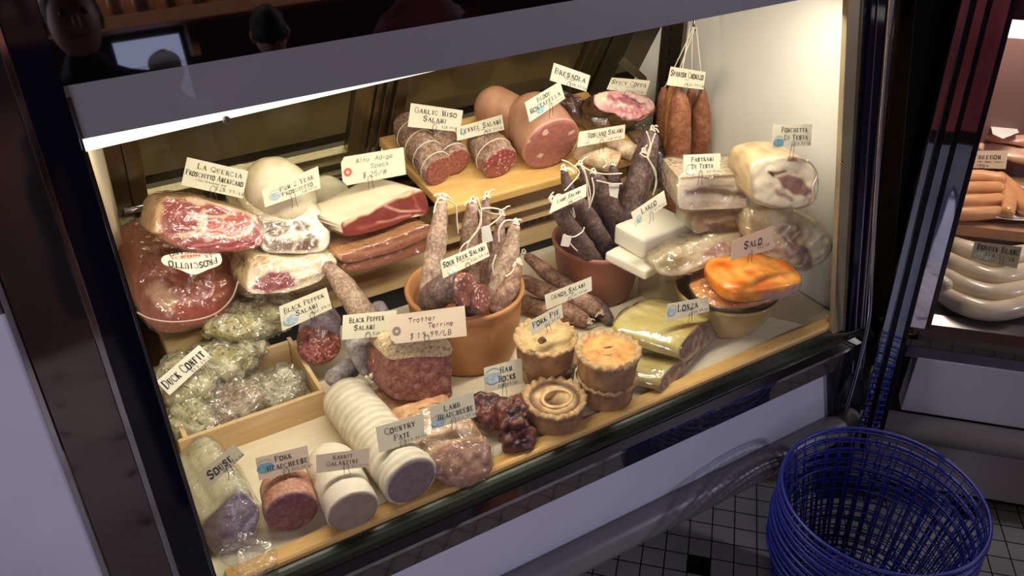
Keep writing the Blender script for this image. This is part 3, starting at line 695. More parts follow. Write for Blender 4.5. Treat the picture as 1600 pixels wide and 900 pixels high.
def g2z(px, py, z, off=0):  # follow the lean of the glass down to height z
    a = g2(px, py, off); u = (Vector((0, 0, 1)) + D2 * math.tan(.1707)).normalized(); return a + u * ((z - a.z) / u.z)
def strip2(name, xa, xb, y, mat, off, z0, z1, th=.01, bev=.001):
    a, b = g2(xa, y, off), g2(xb, y, off)
    return MB().prism([g2z(xa, y, z1, off), g2z(xb, y, z1, off), g2z(xb, y, z0, off), g2z(xa, y, z0, off)], D2 * th).build(name, mat, c2, bevel=bev)
MIR = NT('pinkish_mirror'); MIR.principled(lin((225, 222, 235)), .03, 1.0, MIR.bump(MIR.noise(5, 2), .04, .02)); MIRM = MIR.m
strip2('black_edge', 1456, 1466, 250, mglossy('edge_black', (10, 9, 14), .1, .5), .042, .24, 1.75, .03)
strip2('mirror_frame', 1443, 1482, 250, MIRM, .034, .285, 1.75, .02)
strip2('frame_groove', 1480, 1489, 250, mglossy('edge_black', (10, 9, 14), .1, .5), .036, .285, 1.75, .02)
strip2('inner_mirror_frame', 1488, 1518, 250, MIRM, .012, .53, 1.75, .02)
strip2('frame_edge', 1515, 1524, 250, mglossy('edge_plum', (24, 14, 26), .1, .5), .014, .53, 1.75, .018)
MB().prism([g2z(1522, 250, .535), P2(.9, .012, .535), P2(.9, .012 + .60 * math.tan(.1707), 1.135), g2z(1522, 250, 1.135)], D2 * .006).build('front_glass', mglass('case_glass', 1.0), c2)
MB().prism([g2z(1522, 250, 1.135, -.001), P2(.9, .012 + .60 * math.tan(.1707), 1.135), P2(.9, .012 + 1.15 * math.tan(.1707), 1.685), g2z(1522, 250, 1.685)], D2 * .012).build('header_panel', BLACKG, c2)
ext2('rear_wall', [(.62, .50), (.62, 1.3), (.64, 1.3), (.64, .50)], -.2, .9, mplain('plum_back_wall', (118, 88, 82), .5, var=.15, sc=5))
MB().prism([P2(.0, .03, .5), P2(.0, .64, .5), P2(.0, .64, 1.3), P2(.0, .14, 1.3)], -S2 * .01).build('end_wall', mplain('end_wall_grey', (120, 108, 104), .5), c2)
ext2('lamp_lens', [(.125, 1.10), (.155, 1.10), (.155, 1.125), (.125, 1.125)], .05, .85, memit('lens2', (255, 245, 240), 2.0))
ext2('riser_shelf', [(.30, .60), (.30, .625), (.60, .625), (.60, .60)], .02, .9, mplain('riser_board', (172, 130, 96), .5))
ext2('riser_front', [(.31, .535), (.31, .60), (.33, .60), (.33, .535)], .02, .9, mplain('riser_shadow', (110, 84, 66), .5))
# curved chrome pull bar at the joint of the two cases
pb = [V(1396, -40, Y=.93), V(1388, 60, Y=.93), V(1372, 260, Y=.90), V(1362, 420, Y=.868), V(1357, 500, Y=.855), V(1340, 575, Y=.850), V(1322, 640, Y=.85)]
tube('pull_bar', pb, .0045, CHROME, case, seg=10, sub=30)
MB().prism([V(1298, 585, Y=.868), V(1352, 545, Y=.868), V(1350, 650, Y=.868), V(1300, 655, Y=.868)], (0, .05, 0)).build('corner_bracket', mglossy('bracket_gloss', (26, 26, 34), .12, .6), case, bevel=.003)
MB().box(P2(-.055, .045, .16), (.06, .06, .32), Matrix.Rotation(math.radians(-45), 3, 'Z')).build('corner_block', mplain('black_filler', (13, 12, 14), .6, bumpst=0), case)
# ---------------------------------------------------------------- inside the main case: tray, wooden box, stepped boards
ZD = .535
tr_ = thing('display_tray', (.68, 1.1, .515), 'pale wooden tray with a bamboo front lip along the glass', 'tray')
MB().box((.70, 1.205, .525), (1.30, .565, .0175)).build('tray_base', mwood('tray_paper', (222, 208, 176), (236, 226, 200), (3, 14, 14), .5), tr_)
lipf = [V(380, 917, z=.53), V(1304, 527, z=.53)]
lipf = [Vector((.062, .9085, 0)), Vector((1.34, .9085, 0))]
MB().prism([(.062, .904, .516), (.062, .904, .537), (.062, .908, .541), (.062, .930, .541), (.062, .934, .537), (.062, .934, .516)], (1.285, 0, 0)).build('front_lip', BAMBOO, tr_, bevel=.001)
ln = thing('blue_reflection_sheet', (.45, 1.32, .53), 'dark blue sheet standing in for a glass reflection, under the black pepper salami', 'painted reflection')
MB().box((.43, 1.34, .5305), (.26, .28, .003)).build('reflection_sheet', mplain('navy_reflection', (44, 44, 78), .3, var=.3, sc=12), ln)  # blue reflection of the glass, laid into the tray as a coloured sheet
# wooden box at the left
bx = thing('wooden_crate', (.2, 1.33, .53), 'shallow open pine crate holding bags of duck confit', 'crate')
zt = .588; a0 = V(272, 700, z=zt); a1 = V(505, 606, z=zt); a2 = V(446, 528, z=zt)
a1.y = a0.y = (a0.y + a1.y) / 2; a0.x = .064
a2.x = a1.x + .0; b0 = Vector((a0.x, a2.y, zt))
PINE = mwood('pine_wood', (206, 172, 122), (224, 196, 148), (2, 16, 16), .5)
th = .008; h = zt - .531
def wallbox(p, q, name):
    d = (q - p).normalized(); n = Vector((-d.y, d.x, 0)) * th
    return MB().prism([p, q, q + n, p + n], (0, 0, -h)).build(name, PINE, bx, bevel=.0012)
wallbox(a0, a1, 'front_side'); wallbox(a1 + Vector((0, th + .0005, 0)), a2, 'right_side'); wallbox(b0 + Vector((th * 1.1, 0, 0)), a0 + Vector((th * 1.1, th + .0005, 0)), 'left_side'); wallbox(a2 - Vector((th + .001, th, 0)), b0 + Vector((th * 1.2, -th, 0)), 'back_side')
MB().box(((a0.x + a1.x) / 2, (a0.y + a2.y) / 2 + .0, .5315), (a1.x - a0.x - .02, a2.y - a0.y - .022, .003)).build('crate_floor', PINE, bx)
# stepped boards at the back
def step(lab, x0, x1, y0, y1, z1, thk, mat=PALEWOOD, name='wooden_step'):
    t = thing(name, ((x0 + x1) / 2, (y0 + y1) / 2, z1 - thk), lab, 'board', 'stepped wooden boards')
    MB().box(((x0 + x1) / 2, (y0 + y1) / 2, z1 - thk / 2), (x1 - x0, y1 - y0, thk)).build('board', mat, t, bevel=.002)
    return t
ST1 = step('low pale wooden step under the prosciutto and speck at the left rear', .10, .66, 1.41, 1.66, .636, .042)
MB().box((.38, 1.54, .563), (.54, .22, .062)).build('riser', DARKM, ST1)
ST2 = step('wooden step plank behind the clay pots, lower of two', .70, 1.30, 1.47, 1.52, .612, .05)
MB().box((1.0, 1.50, .545), (.5, .04, .026)).build('riser', DARKM, ST2)
ST3 = step('wooden step plank behind the clay pots, upper of two', .68, 1.30, 1.44, 1.54, .69, .045)
MB().box((1.0, 1.50, .63), (.5, .03, .03)).build('riser', DARKM, ST3)
# grille between the planks
g = MB()
for i in range(22): g.box((.74 + i * .02, 1.468, .628), (.006, .004, .02))
g.build('air_grille', mplain('grille_steel', (120, 116, 100), .4), ST2)
cb = thing('cutting_board', (.95, 1.48, .76), 'large bamboo cutting board carrying the big cut salamis at the rear', 'cutting board')
bfl = V(690, 332, Y=1.37); bfr = V(900, 266, Y=1.37); zf = (bfl.z + bfr.z) / 2; bbl = V(592, 214, Y=1.60); bbl.x = bbl.x
cl = Vector((.665, 1.37, zf)); cr = Vector((1.16, 1.37, zf)); bl_ = Vector((.625, 1.60, bbl.z)); br_ = Vector((1.16, 1.60, bbl.z))
MB().prism([cl, cr, br_, bl_], (0, .004, -.022)).build('board_slab', BAMBOO, cb, bevel=.004)
MB().box((.93, 1.445, .722), (.44, .06, .062)).build('riser', PALEWOOD, cb)
def BZ(y): return zf + (bbl.z - zf) * (y - 1.37) / .23
def onb(px, py, dz):
    """point dz above the sloping board under a pixel"""
    n = Vector((0, -(bbl.z - zf) / .23, 1)).normalized(); return VP(px, py, cl + n * dz, n)
BN = Vector((0, -(bbl.z - zf) / .23, 1)).normalized()

SAL1 = mcasing('brown_mould_casing', (104, 74, 58), (146, 112, 92), (190, 170, 148))
SAL2 = mcasing('dusty_casing', (120, 92, 78), (160, 130, 108), (206, 188, 160))
SALD = mcasing('dark_lamb_casing', (66, 48, 46), (92, 70, 64), (140, 118, 108), 60)
SALG = mcasing('genoa_casing', (96, 62, 48), (136, 98, 76), (180, 150, 122))
PEPPER = mchips('pepper_cut', (150, 82, 66), (196, 146, 134), (66, 36, 36), 230, .32, ns=150)
def knot(parent, p, d=None, tail=2, seed=0, loop=None):
    """tied cotton string with loose ends"""
    m = MB(); r = random.Random(seed)
    m.tube([p + Vector((.006 * math.cos(a), .006 * math.sin(a), .003 * math.sin(2 * a))) for a in np.linspace(0, 6.0, 12)], .0018, seg=6)
    m.tube([p + Vector((.004 * math.sin(a), .002 * math.cos(a), .005 * math.cos(a) + .004)) for a in np.linspace(0, 6.0, 10)], .0018, seg=6)
    for k in range(tail):
        e = Vector((r.uniform(-.02, .02), r.uniform(-.012, .0), r.uniform(-.01, .016)))
        m.tube([p, p + e * .5 + Vector((0, 0, .006)), p + e], .0016, seg=6, sub=5)
    if loop: m.tube(loop, .0015, seg=6, sub=26)
    return m.build('string', STRING, parent, True, fix=False)
def salami(lab, px, Yz, rpx, mat, parentname='salami', grp=None, kn=0, cap=('round', 'round'), nz=.0022, seed=1, loop=None, catg='salami', wrap=False, seg=24, sub=16):
    """px: pixel path top to bottom; Yz: depth for each"""
    P = [V(x, y, Y=Y) for (x, y), Y in zip(px, Yz)]
    R = [r / FPX * (p - CAMP).dot(fw) for r, p in zip(rpx, P)]
    t = thing(parentname, P[-1], lab, catg, grp)
    b = tube('casing', P, R, mat, t, seg=seg, sub=sub, cap0=cap[0], cap1=cap[1], nz=nz, ns=55, seed=seed)
    if kn: knot(t, P[0] + (P[0] - P[1]).normalized() * R[0] * .95, seed=seed, tail=kn, loop=loop)
    if wrap: wrapof(b, .002, .003, 60, FILM, t)
    return t

# ================================================================= FRONT ROW
# souse
def rpx(r, p): return r / FPX * (p - CAMP).dot(fw)
t = thing('souse_loaf', V(350, 870, z=ZD), 'pale souse loaf with a lavender cut end in a loose plastic bag, front left corner', 'loaf')
poly = [(317, 822), (340, 795), (374, 770), (398, 785), (407, 803), (402, 822), (392, 845), (366, 862), (338, 868), (322, 850)]
face = pattern((134, 116, 130), [([(330, 815), (380, 785), (398, 800), (360, 830)], (150, 134, 146), 14, None), ([(345, 835), (380, 825), (375, 850), (350, 855)], (104, 78, 104), 12, None)])
p0 = V(362, 862, z=.538)
b = slab('loaf', poly, p0, (-.25, -.9, .35), (-.015, .155, .012), mvc('loaf_surface', .35), t, side=(176, 170, 140), face=face, sidefn=ncol([(150, 146, 118), (196, 192, 164), (214, 212, 190)], 34), nz=.004, prof=[(0, .97), (.03, 1), (.1, 1.02), (.3, 1.06), (.5, 1.08), (.7, 1.06), (.85, .98), (.94, .85), (1, .6)])
wrapof(b, .003, .003, 40, FILM, t, floor=.532)
bagb = blob('bag_end', V(385, 868, z=.552), (.034, .045, .022), mwrap('loose_bag', .3, .16, 50, 1.0), t, rot=(0, 0, .5), nz=.014, ns=34, seed=3, flatz=.531)
# pork headcheese
def frontlog(lab, nm, c0, c1, r, z0, casing, cutm, wrap=True, sq=(1, 1), col=None, ridge=None, nz=.0015, r1=None, cutnz=.001, wfn=None, capn=None, fs=1.0, sub=26):
    P0 = V(*c0, z=z0 + r * sq[1]); P1 = V(*c1, z=z0 + r * sq[1]); t = thing(nm, (P0.x, P0.y, z0), lab, 'loaf')
    b = tube('casing', [P1, P0], [r1 or r * .98, r], casing, t, seg=48, sub=sub, cap0='round' if capn is None else capn, cap1='flat', sq=sq, nz=nz, ns=40, colfn=col, ridge=ridge)
    d = (P0 - P1).normalized()
    disc('cut_face', P0 + d * .0008, d, r * .95 * fs, cutm, t, sq=sq, nz=cutnz, bulge=.0015)
    if wrap: wrapof(b, .0015, .002, 45, FILMT, t, floor=z0 - .001)
    return t, P0, P1
HC = mchunks('headcheese_cut', [(112, 60, 62), (138, 84, 84), (124, 74, 82), (164, 120, 116)], (96, 56, 60), 60)
HCS = mcasing('headcheese_side', (140, 84, 70), (176, 124, 100), (206, 176, 146), 50, .5)
frontlog('short purple-red headcheese log with a mottled cut face, second from the left in front', 'headcheese', (456, 800), (447, 765), .041, ZD, HCS, HC, sub=8)
frontlog('smooth white log with a grey-brown cut face beside the headcheese', 'galantine', (552, 799), (518, 728), .0415, ZD, mplain('white_fat_wrap', (222, 212, 190), .45, var=.06, sc=20), mplain('galantine_cut', (158, 136, 118), .45, var=.15, sc=60), sq=(1, .96), nz=.002)
frontlog('long white ribbed pate log, longest piece in the front row', 'country_pate', (643, 752), (546, 628), .0465, ZD, mvc('netted_casing', .6, .4, 160, .15, 40), mplain('pate_cut', (134, 116, 116), .4, var=.2, sc=90), ridge=(1.57, .014), nz=.002, sub=56, fs=.95, col=lambda p, q: (lerpc(lin((228, 220, 196)), lin((202, 190, 164)), max(0, min(1, .5 - .5 * math.sin(round(q[0] * 66) * 1.57 + .8) + .35 * noise.noise(p * 60))))))
# lamb headcheese
t = thing('headcheese_loaf', V(720, 755, z=ZD), 'blocky pinkish loaf in crinkled plastic in front of the dark ham hocks', 'loaf')
poly = [(668, 722), (690, 700), (730, 688), (762, 693), (770, 715), (768, 738), (745, 757), (715, 762), (688, 752)]
face = pattern((176, 128, 104), [([(690, 720), (740, 700), (755, 730), (715, 745)], (196, 148, 116), 18, None), ([(675, 725), (700, 740), (700, 752), (680, 745)], (140, 90, 78), 8, None)], jit=4)
b = slab('loaf', poly, V(715, 762, z=.538), (.05, -.9, .4), (-.01, .075, .034), mvc('loaf_surface', .35), t, face=face, sidefn=ncol([(150, 104, 80), (200, 158, 116), (212, 176, 140)], 40), nz=.004, bulge=.008)
wrapof(b, .003, .003, 50, mwrap('shiny_film', .22, .04, 45, 1.0), t, floor=.532)
MB().prism([V(732, 735, Y=.935), V(757, 727, Y=.935), V(759, 742, Y=.935), V(736, 750, Y=.935)], (0, .0008, 0)).build('price_sticker', mplain('white_sticker', (190, 196, 206), .5), t)
# terrine loaf under the trotter terrine, and the terrine block
t = thing('terrine_loaf', V(650, 690, z=ZD), 'tan terrine loaf lying beneath the chunky block of trotter terrine', 'loaf')
poly = [(603, 622), (640, 622), (700, 640), (722, 668), (714, 690), (690, 700), (655, 690), (618, 664), (600, 640)]
blob('loaf', V(640, 640, z=.562), (.056, .078, .027), mvc('loaf_surface', .35), t, rot=(0, 0, math.radians(28)), pw=.6, nz=.003, colfn=ncol([(176, 128, 94), (206, 160, 116), (216, 178, 134)], 34), seed=4)
t = thing('trotter_terrine', V(650, 622, z=.59), 'square block of chunky trotter terrine with a yellowish jelly top', 'terrine')
poly = [(609, 560), (655, 555), (703, 553), (706, 600), (703, 622), (655, 626), (612, 622), (605, 590)]
zt_ = .592; p0 = V(655, 624, z=zt_)
b = slab('block', poly, p0, (.02, -.97, .22), (-.012, .062, .003), mchunks('trotter_meat', [(120, 72, 58), (148, 96, 80), (136, 84, 76), (168, 122, 98)], (84, 50, 38), 75, .45), t, nz=.003, prof=[(0, .98), (.03, 1), (.5, 1.0), (.97, .98), (1, .93)], bulge=.001)
poly = [(606, 542), (622, 531), (665, 528), (697, 530), (704, 555), (655, 558), (609, 562)]
slab('jelly_layer', poly, p0 + Vector((0, -.001, 0)), (.02, -.97, .22), (-.012, .062, .003), mchunks('jelly_chunks', [(170, 140, 92), (206, 180, 130), (232, 214, 170), (150, 110, 76)], (120, 86, 56), 95, .35), t, nz=.003, prof=[(0, .99), (.03, 1.01), (.5, 1.0), (.97, .98), (1, .93)], bulge=.001)
# ham hocks: three dark smoked lumps
HOCK = mvc('smoked_skin', .42, .9, 75, .45, 60, .15, .006)
cf = ncol([(40, 22, 20), (84, 46, 38), (124, 70, 54), (60, 32, 30)], 28)
for i, (lab, c, r, rot, sd) in enumerate((('dark smoked ham hock, rear one under the price card', (762, 640), (.033, .040, .026), (.2, .1, .5), 1), ('dark smoked ham hock nearest the pork pies', (800, 648), (.030, .036, .027), (.1, -.3, -.4), 2), ('wrinkled black-brown ham hock, frontmost of three', (806, 684), (.030, .028, .022), (0, .2, .2), 3))):
    t = thing('ham_hock', V(*c, z=ZD), lab, 'ham hock', 'smoked ham hocks')
    z = (.575, .585, .556)[i]
    b = blob('hock', V(*c, z=z), r, HOCK, t, rot=rot, nz=.012, ns=48, colfn=cf, seed=sd, seg=80, rings=50)
    k = V(*c, z=z) + Vector(((-.03, .012, .0), (.02, .016, .012), (.026, -.004, .004))[i])
    blob('bone_end', k, (.011, .012, .011), mvc('smoked_skin2', .35), t, nz=.003, colfn=ncol([(90, 50, 36), (150, 92, 66)], 60), seed=sd)
# ================================================================= PORK PIES
CRUST = mvc('pie_crust', .6, .4, 110, .3, 70)
def pie(lab, c, r, h, z0, lidcol, kind, seed):
    c = Vector((c[0], c[1], z0)); t = thing('pork_pie', c, lab, 'pork pie', 'raised pork pies'); N = 96; v = []; cols = []
    side = ncol([(132, 94, 64), (166, 124, 84), (186, 148, 104)], 38, seed); rimc = ncol([(166, 128, 82), (206, 172, 120), (146, 102, 62)], 75, seed); lid = ncol(lidcol, 24, seed)
    prof = [(.82, 0), (.9, .004), (.93, h * .3), (.95, h * .6), (.965, h * .80), (1.0, h * .86), (1.06, h * .93), (1.04, h * 1.0), (.95, h * 1.03), (.86, h * 1.0), (.80, h * .93), (.74, h * .9), (.55, h * .93), (.38, h * .95), (.2, h * .94), (.08, h * .93)]
    for i, (q, z) in enumerate(prof):
        for k in range(N):
            a = 2 * math.pi * k / N; cr_ = math.sin(a * 19 + seed + 2.5 * noise.noise(Vector((math.cos(a) * 2, math.sin(a) * 2, seed)))) * .5 + noise.noise(Vector((math.cos(a) * 4, math.sin(a) * 4, seed + i))) * 1.0
            w_ = {5: .25, 6: 1, 7: 1, 8: .8, 9: .4}.get(i, 0)
            rr = r * q * (1 + .035 * cr_ * w_); zz = z + w_ * .0035 * math.sin(a * 19 + seed + .9 + 2.5 * noise.noise(Vector((math.cos(a) * 2, math.sin(a) * 2, seed)))) + noise.noise(Vector((a * 2, q * 3, seed))) * .0015
            if kind == 'hole' and i >= 13: zz -= (.010, .022, .024)[i - 13]
            if kind == 'top' and i >= 12: zz += .003 * math.sin(i * 2 + math.sin(a * 2))
            p = c + Vector((math.cos(a) * rr, math.sin(a) * rr, zz)); v.append(p)
            cc = side(p) if i < 5 else rimc(p) if i < 10 else lid(p)
            if kind == 'hole' and (i >= 14 or i in (10, 11)): cc = lerpc(cc, lin((84, 44, 28)), .85)
            cols.append(cc)
    R = len(prof); v += [c, c + Vector((0, 0, prof[-1][1] + h * 0 - (.024 if kind == 'hole' else 0)))]; cols += [side(c), cols[-1]]
    f = [(i * N + k, i * N + (k + 1) % N, (i + 1) * N + (k + 1) % N, (i + 1) * N + k) for i in range(R - 1) for k in range(N)]
    f += [(R * N, (k + 1) % N, k) for k in range(N)] + [(R * N + 1, (R - 1) * N + k, (R - 1) * N + (k + 1) % N) for k in range(N)]
    mobj('crust', v, f, CRUST, t, True, cols)
    if kind == 'hole':
        e = [c + Vector((math.cos(a) * r * .50 + .004, math.sin(a) * r * .42 - .002, h * .93)) for a in np.linspace(0, 6.283, 24)]
        tube('lid_ring', e, .0035, mvc('pie_crust', .6, .4, 110, .3, 70), t, seg=8, colfn=lambda p, q: lin((222, 190, 140)), sq=(1, .7))
    if kind == 'knob':
        blob('pastry_leaf', c + Vector((-.012, -.008, h * .98)), (.008, .006, .009), mvc('browned_pastry', .5), t, rot=(.4, .5, 0), nz=.003, ns=90, colfn=ncol([(70, 48, 30), (120, 86, 56)], 80))
    if kind == 'top':
        e = [c + Vector((math.cos(a) * r * .3, math.sin(a) * r * .2, h * .955)) for a in np.linspace(.3, 5.6, 20)]
        tube('pastry_twist', e, .003, mvc('browned_pastry', .5), t, seg=8, colfn=lambda p, q: lin((214, 166, 104)), sq=(1, .8))
    return t
GOLD = [(176, 104, 46), (216, 152, 78), (222, 178, 108), (196, 120, 54)]
PALEL = [(190, 160, 106), (212, 186, 132), (176, 142, 88)]
pie('pork pie underneath the one with the price card', (.712, 1.062), .0535, .052, ZD, PALEL, 'plain', 1)
pie('pale pork pie with a pastry knob, on top of the left stack', (.700, 1.056), .0565, .058, ZD + .0535, PALEL, 'knob', 2)
pie('plain pork pie at the bottom of the right stack by the yellow lonza', (.776, .965), .0535, .054, ZD, GOLD, 'plain', 3)
pie('browned pork pie with an orange glazed lid, on top of the right stack', (.772, .962), .0565, .060, ZD + .0555, GOLD, 'top', 4)
pie('front pork pie with a dark filled hole in its lid', (.660, .962), .0545, .054, ZD, [(214, 176, 118), (228, 196, 140), (170, 90, 50)], 'hole', 5)
# ================================================================= LONZA, BOWL, SALO
YEL = ncol([(172, 150, 84), (204, 186, 112), (218, 204, 142)], 20)
LON = mvc('lonza_fat', .3, .25, 60, .12, 40, .3)
def lonza(lab, poly, p0, ext, facec, sd):
    t = thing('lonza', p0, lab, 'cured loin', 'yellow cured loins')
    b = slab('loin', poly, p0, (.38, -.87, .3), ext, LON, t, face=pattern(facec, [], 3), sidefn=YEL, nz=.003, seed=sd, bulge=.001, prof=[(0, .97), (.02, 1), (.2, 1), (.5, 1.0), (.8, .97), (.92, .88), (1, .6)])
    wrapof(b, .0025, .0015, 30, FILMS, t, floor=.532); return t
lonza('yellow wrapped cured loin lying lowest, beside the pork pies', [(1032, 598), (1048, 575), (1075, 558), (1108, 545), (1114, 566), (1085, 585), (1040, 612)], V(1040, 612, z=.537), (-.088, .095, .008), (140, 112, 104), 2)
lonza('yellow wrapped cured loin with the price card, on top of another', [(1062, 545), (1080, 520), (1102, 503), (1126, 492), (1128, 515), (1105, 538), (1070, 562)], V(1070, 562, z=.572), (-.10, .105, .022), (132, 100, 92), 5)
def vessel(nm, lab, c, prof, mat, wallt=.006, inmat=None, catg='pot', seg=64):
    c = Vector(c); t = thing(nm, c, lab, catg); v = []; out = prof + [(prof[-1][0] - wallt * .5, prof[-1][1] + .003)] + [(r - wallt, z) for r, z in prof[::-1]]
    out[-1] = (out[-1][0], out[-1][1] + wallt)
    for r, z in out:
        for k in range(seg): a = 2 * math.pi * k / seg; v.append(c + Vector((math.cos(a) * r, math.sin(a) * r, z)))
    n = len(out); f = [(i * seg + k, i * seg + (k + 1) % seg, (i + 1) * seg + (k + 1) % seg, (i + 1) * seg + k) for i in range(n - 1) for k in range(seg)]
    v += [c, c + Vector((0, 0, out[-1][1]))]; f += [(n * seg, (k + 1) % seg, k) for k in range(seg)] + [(n * seg + 1, (n - 1) * seg + k, (n - 1) * seg + (k + 1) % seg) for k in range(seg)]
    mobj('body', v, f, mat, t); return t
YB = mplain('mustard_glaze', (172, 146, 92), .22, var=.1, sc=9, coat=.5)
bw = vessel('mixing_bowl', 'mustard yellow glazed bowl under the orange salo, right end of the tray', (1.135, 1.045, .529), [(.066, 0), (.078, .012), (.096, .045), (.105, .078), (.109, .088)], YB, catg='bowl')
t = thing('salo_pack', V(1180, 470, z=.62), 'flat pack of paprika salo in clear film, under the bright orange piece', 'salo')
b = blob('fat_slice', (1.130, 1.015, .633), (.098, .066, .012), mvc('salo_slice', .3), t, rot=(.05, .05, -.15), pw=.75, nz=.003, colfn=ncol([(196, 96, 40), (222, 150, 84), (214, 186, 120)], 20))
wrapof(b, .003, .006, 40, mwrap('shiny_film', .22, .04, 45, 1.0), t)
t = thing('salo', V(1170, 440, z=.645), 'bright orange paprika-crusted slab of salo on the yellow bowl', 'salo')
poly = [(1132, 473), (1160, 452), (1205, 436), (1246, 434), (1248, 437), (1215, 450), (1170, 468), (1140, 482)]
ORG = ncol([(216, 92, 18), (240, 138, 38), (248, 176, 82), (226, 104, 24)], 22)
poly = [(1103, 438), (1118, 458), (1138, 468), (1165, 450), (1205, 436), (1246, 428), (1250, 434), (1215, 450), (1175, 466), (1140, 482), (1115, 472), (1101, 452)]
cc = V(1176, 433, z=.670)
b = blob('slab', cc, (.092, .061, .0225), mvc('paprika_crust', .38, .35, 70, .25, 60, .3), t, rot=(.03, .08, -.22), pw=.55, nz=.004, ns=22, colfn=lambda p, *a: (lerpc(ORG(p), lin((196, 170, 160)), .85) if (p.y < .985 - .15 * (p.x - 1.12) and p.z < .672 and p.x > 1.1) else ORG(p)), seed=3)
# ================================================================= RIGHT REAR STACK
SKIN = [(150, 126, 88), (190, 170, 130), (206, 192, 158)]
t = thing('porchetta', V(1235, 330, Y=1.02), 'round porchetta slice with a brown meat swirl in white fat, top right of the stack', 'porchetta')
poly = [(1175, 258), (1200, 247), (1235, 246), (1258, 252), (1272, 262), (1280, 285), (1277, 310), (1262, 324), (1235, 328), (1200, 325), (1178, 315), (1171, 290)]
face = pattern((236, 218, 184), [
    ([(1171, 250), (1180, 300), (1172, 325), (1165, 290)], (178, 158, 120), 7, None),
    ([(1175, 310), (1200, 322), (1240, 325), (1262, 322), (1270, 300)], (160, 130, 96), 5, 2.5),
    ([(1272, 262), (1274, 285), (1266, 300), (1270, 315)], (214, 196, 158), 3, 2),
    ([(1212, 276), (1230, 272), (1250, 278), (1262, 292), (1270, 300), (1258, 305), (1240, 303), (1222, 292)], (156, 114, 100), 4, None),
    ([(1200, 268), (1212, 270), (1226, 268)], (120, 84, 70), 3, 2), ([(1203, 270), (1208, 273)], (50, 30, 24), 2, 1.8),
    ([(1212, 296), (1216, 304), (1226, 306), (1236, 312)], (176, 140, 122), 4, 3),
    ([(1232, 245), (1244, 247), (1246, 254), (1230, 252)], (170, 110, 90), 3, None)], jit=1.2)
b = slab('rolled_meat', poly, V(1230, 320, Y=.985), (-.35, -.85, .25), (.035, .105, -.01), mpaint('porchetta_paint', .4, .2), t, face=face, sidefn=ncol([(140, 110, 76), (196, 172, 130), (170, 136, 100)], 36), nz=.002)
tube('string', [V(1262, 250, Y=.97), V(1272, 262, Y=.968), (V(1277, 275, Y=.966)), V(1270, 292, Y=.964), V(1273, 312, Y=.962)], .0016, STRING, t, seg=6, sub=12)
t = thing('pastrami_di_testa', V(1115, 325, Y=1.12), 'rectangular wrapped pale slab with a brown stripe, left of the round porchetta', 'pastrami')
poly = [(1060, 283), (1066, 276), (1115, 274), (1166, 272), (1169, 285), (1168, 315), (1164, 325), (1110, 328), (1068, 328), (1059, 315)]
face = pattern((222, 206, 180), [([(1062, 276), (1166, 270), (1168, 277), (1064, 281)], (156, 130, 104), 3, None), ([(1070, 296), (1095, 293), (1120, 292), (1145, 298), (1168, 296), (1168, 310), (1140, 306), (1110, 302), (1070, 304)], (128, 104, 84), 5, None), ([(1110, 290), (1145, 292)], (160, 140, 112), 4, 2), ([(1068, 312), (1110, 310), (1140, 314)], (232, 222, 200), 4, 3)], 1.5)
b = slab('meat_slab', poly, V(1115, 328, Y=1.08), (-.25, -.93, .22), (.03, .09, 0), mpaint('porchetta_paint', .4, .2), t, face=face, sidefn=ncol([(166, 140, 112), (196, 176, 146)], 40), nz=.0015, bulge=.001, prof=[(0, .98), (.03, 1), (.5, 1), (.9, .98), (1, .9)])
wrapof(b, .003, .003, 50, mwrap('shiny_film', .22, .04, 45, 1.0), t)
t = thing('wrapped_roll', V(1125, 375, Y=1.12), 'smaller wrapped brown meat roll squeezed under the striped slab', 'wrapped meat')
poly = [(1100, 333), (1130, 328), (1160, 332), (1165, 350), (1164, 364), (1135, 368), (1105, 362), (1088, 365), (1084, 348)]
face = pattern((170, 142, 104), [([(1105, 348), (1130, 350), (1150, 356), (1160, 362), (1125, 366), (1108, 358)], (116, 88, 70), 4, None), ([(1100, 345), (1130, 343), (1155, 340)], (214, 194, 156), 4, 3)], 2)
b = slab('meat', poly, V(1125, 368, Y=1.085), (-.2, -.93, .25), (.02, .09, -.005), mpaint('porchetta_paint', .4, .2), t, face=face, sidefn=ncol(SKIN, 36), nz=.003)
wrapof(b, .003, .003, 50, FILM, t)
t = thing('wrapped_head_roll', V(1230, 420, Y=1.0), 'big wrapped folded pork head roll below the round porchetta, touching the wall', 'wrapped meat')
poly = [(1168, 335), (1190, 328), (1225, 328), (1250, 334), (1280, 352), (1302, 378), (1300, 395), (1285, 410), (1262, 422), (1240, 420), (1215, 408), (1190, 395), (1172, 372)]
face = pattern((206, 186, 148), [([(1255, 350), (1285, 360), (1300, 388), (1284, 408), (1268, 400), (1262, 375)], (216, 206, 182), 8, None),
    ([(1210, 355), (1225, 345), (1245, 350), (1250, 375), (1262, 400), (1268, 418), (1250, 418), (1238, 395), (1222, 380)], (142, 108, 88), 9, None),
    ([(1215, 352), (1230, 348), (1236, 358), (1222, 368), (1240, 375)], (206, 182, 156), 3, 2.5), ([(1225, 335), (1250, 340), (1258, 355), (1240, 366)], (214, 194, 150), 3, 2),
    ([(1185, 385), (1210, 392), (1235, 402)], (160, 130, 106), 7, 5), ([(1245, 385), (1262, 392), (1266, 412), (1252, 414)], (122, 92, 82), 8, None), ([(1170, 338), (1195, 350), (1190, 370), (1172, 365)], (170, 148, 104), 8, None)], 4.5)
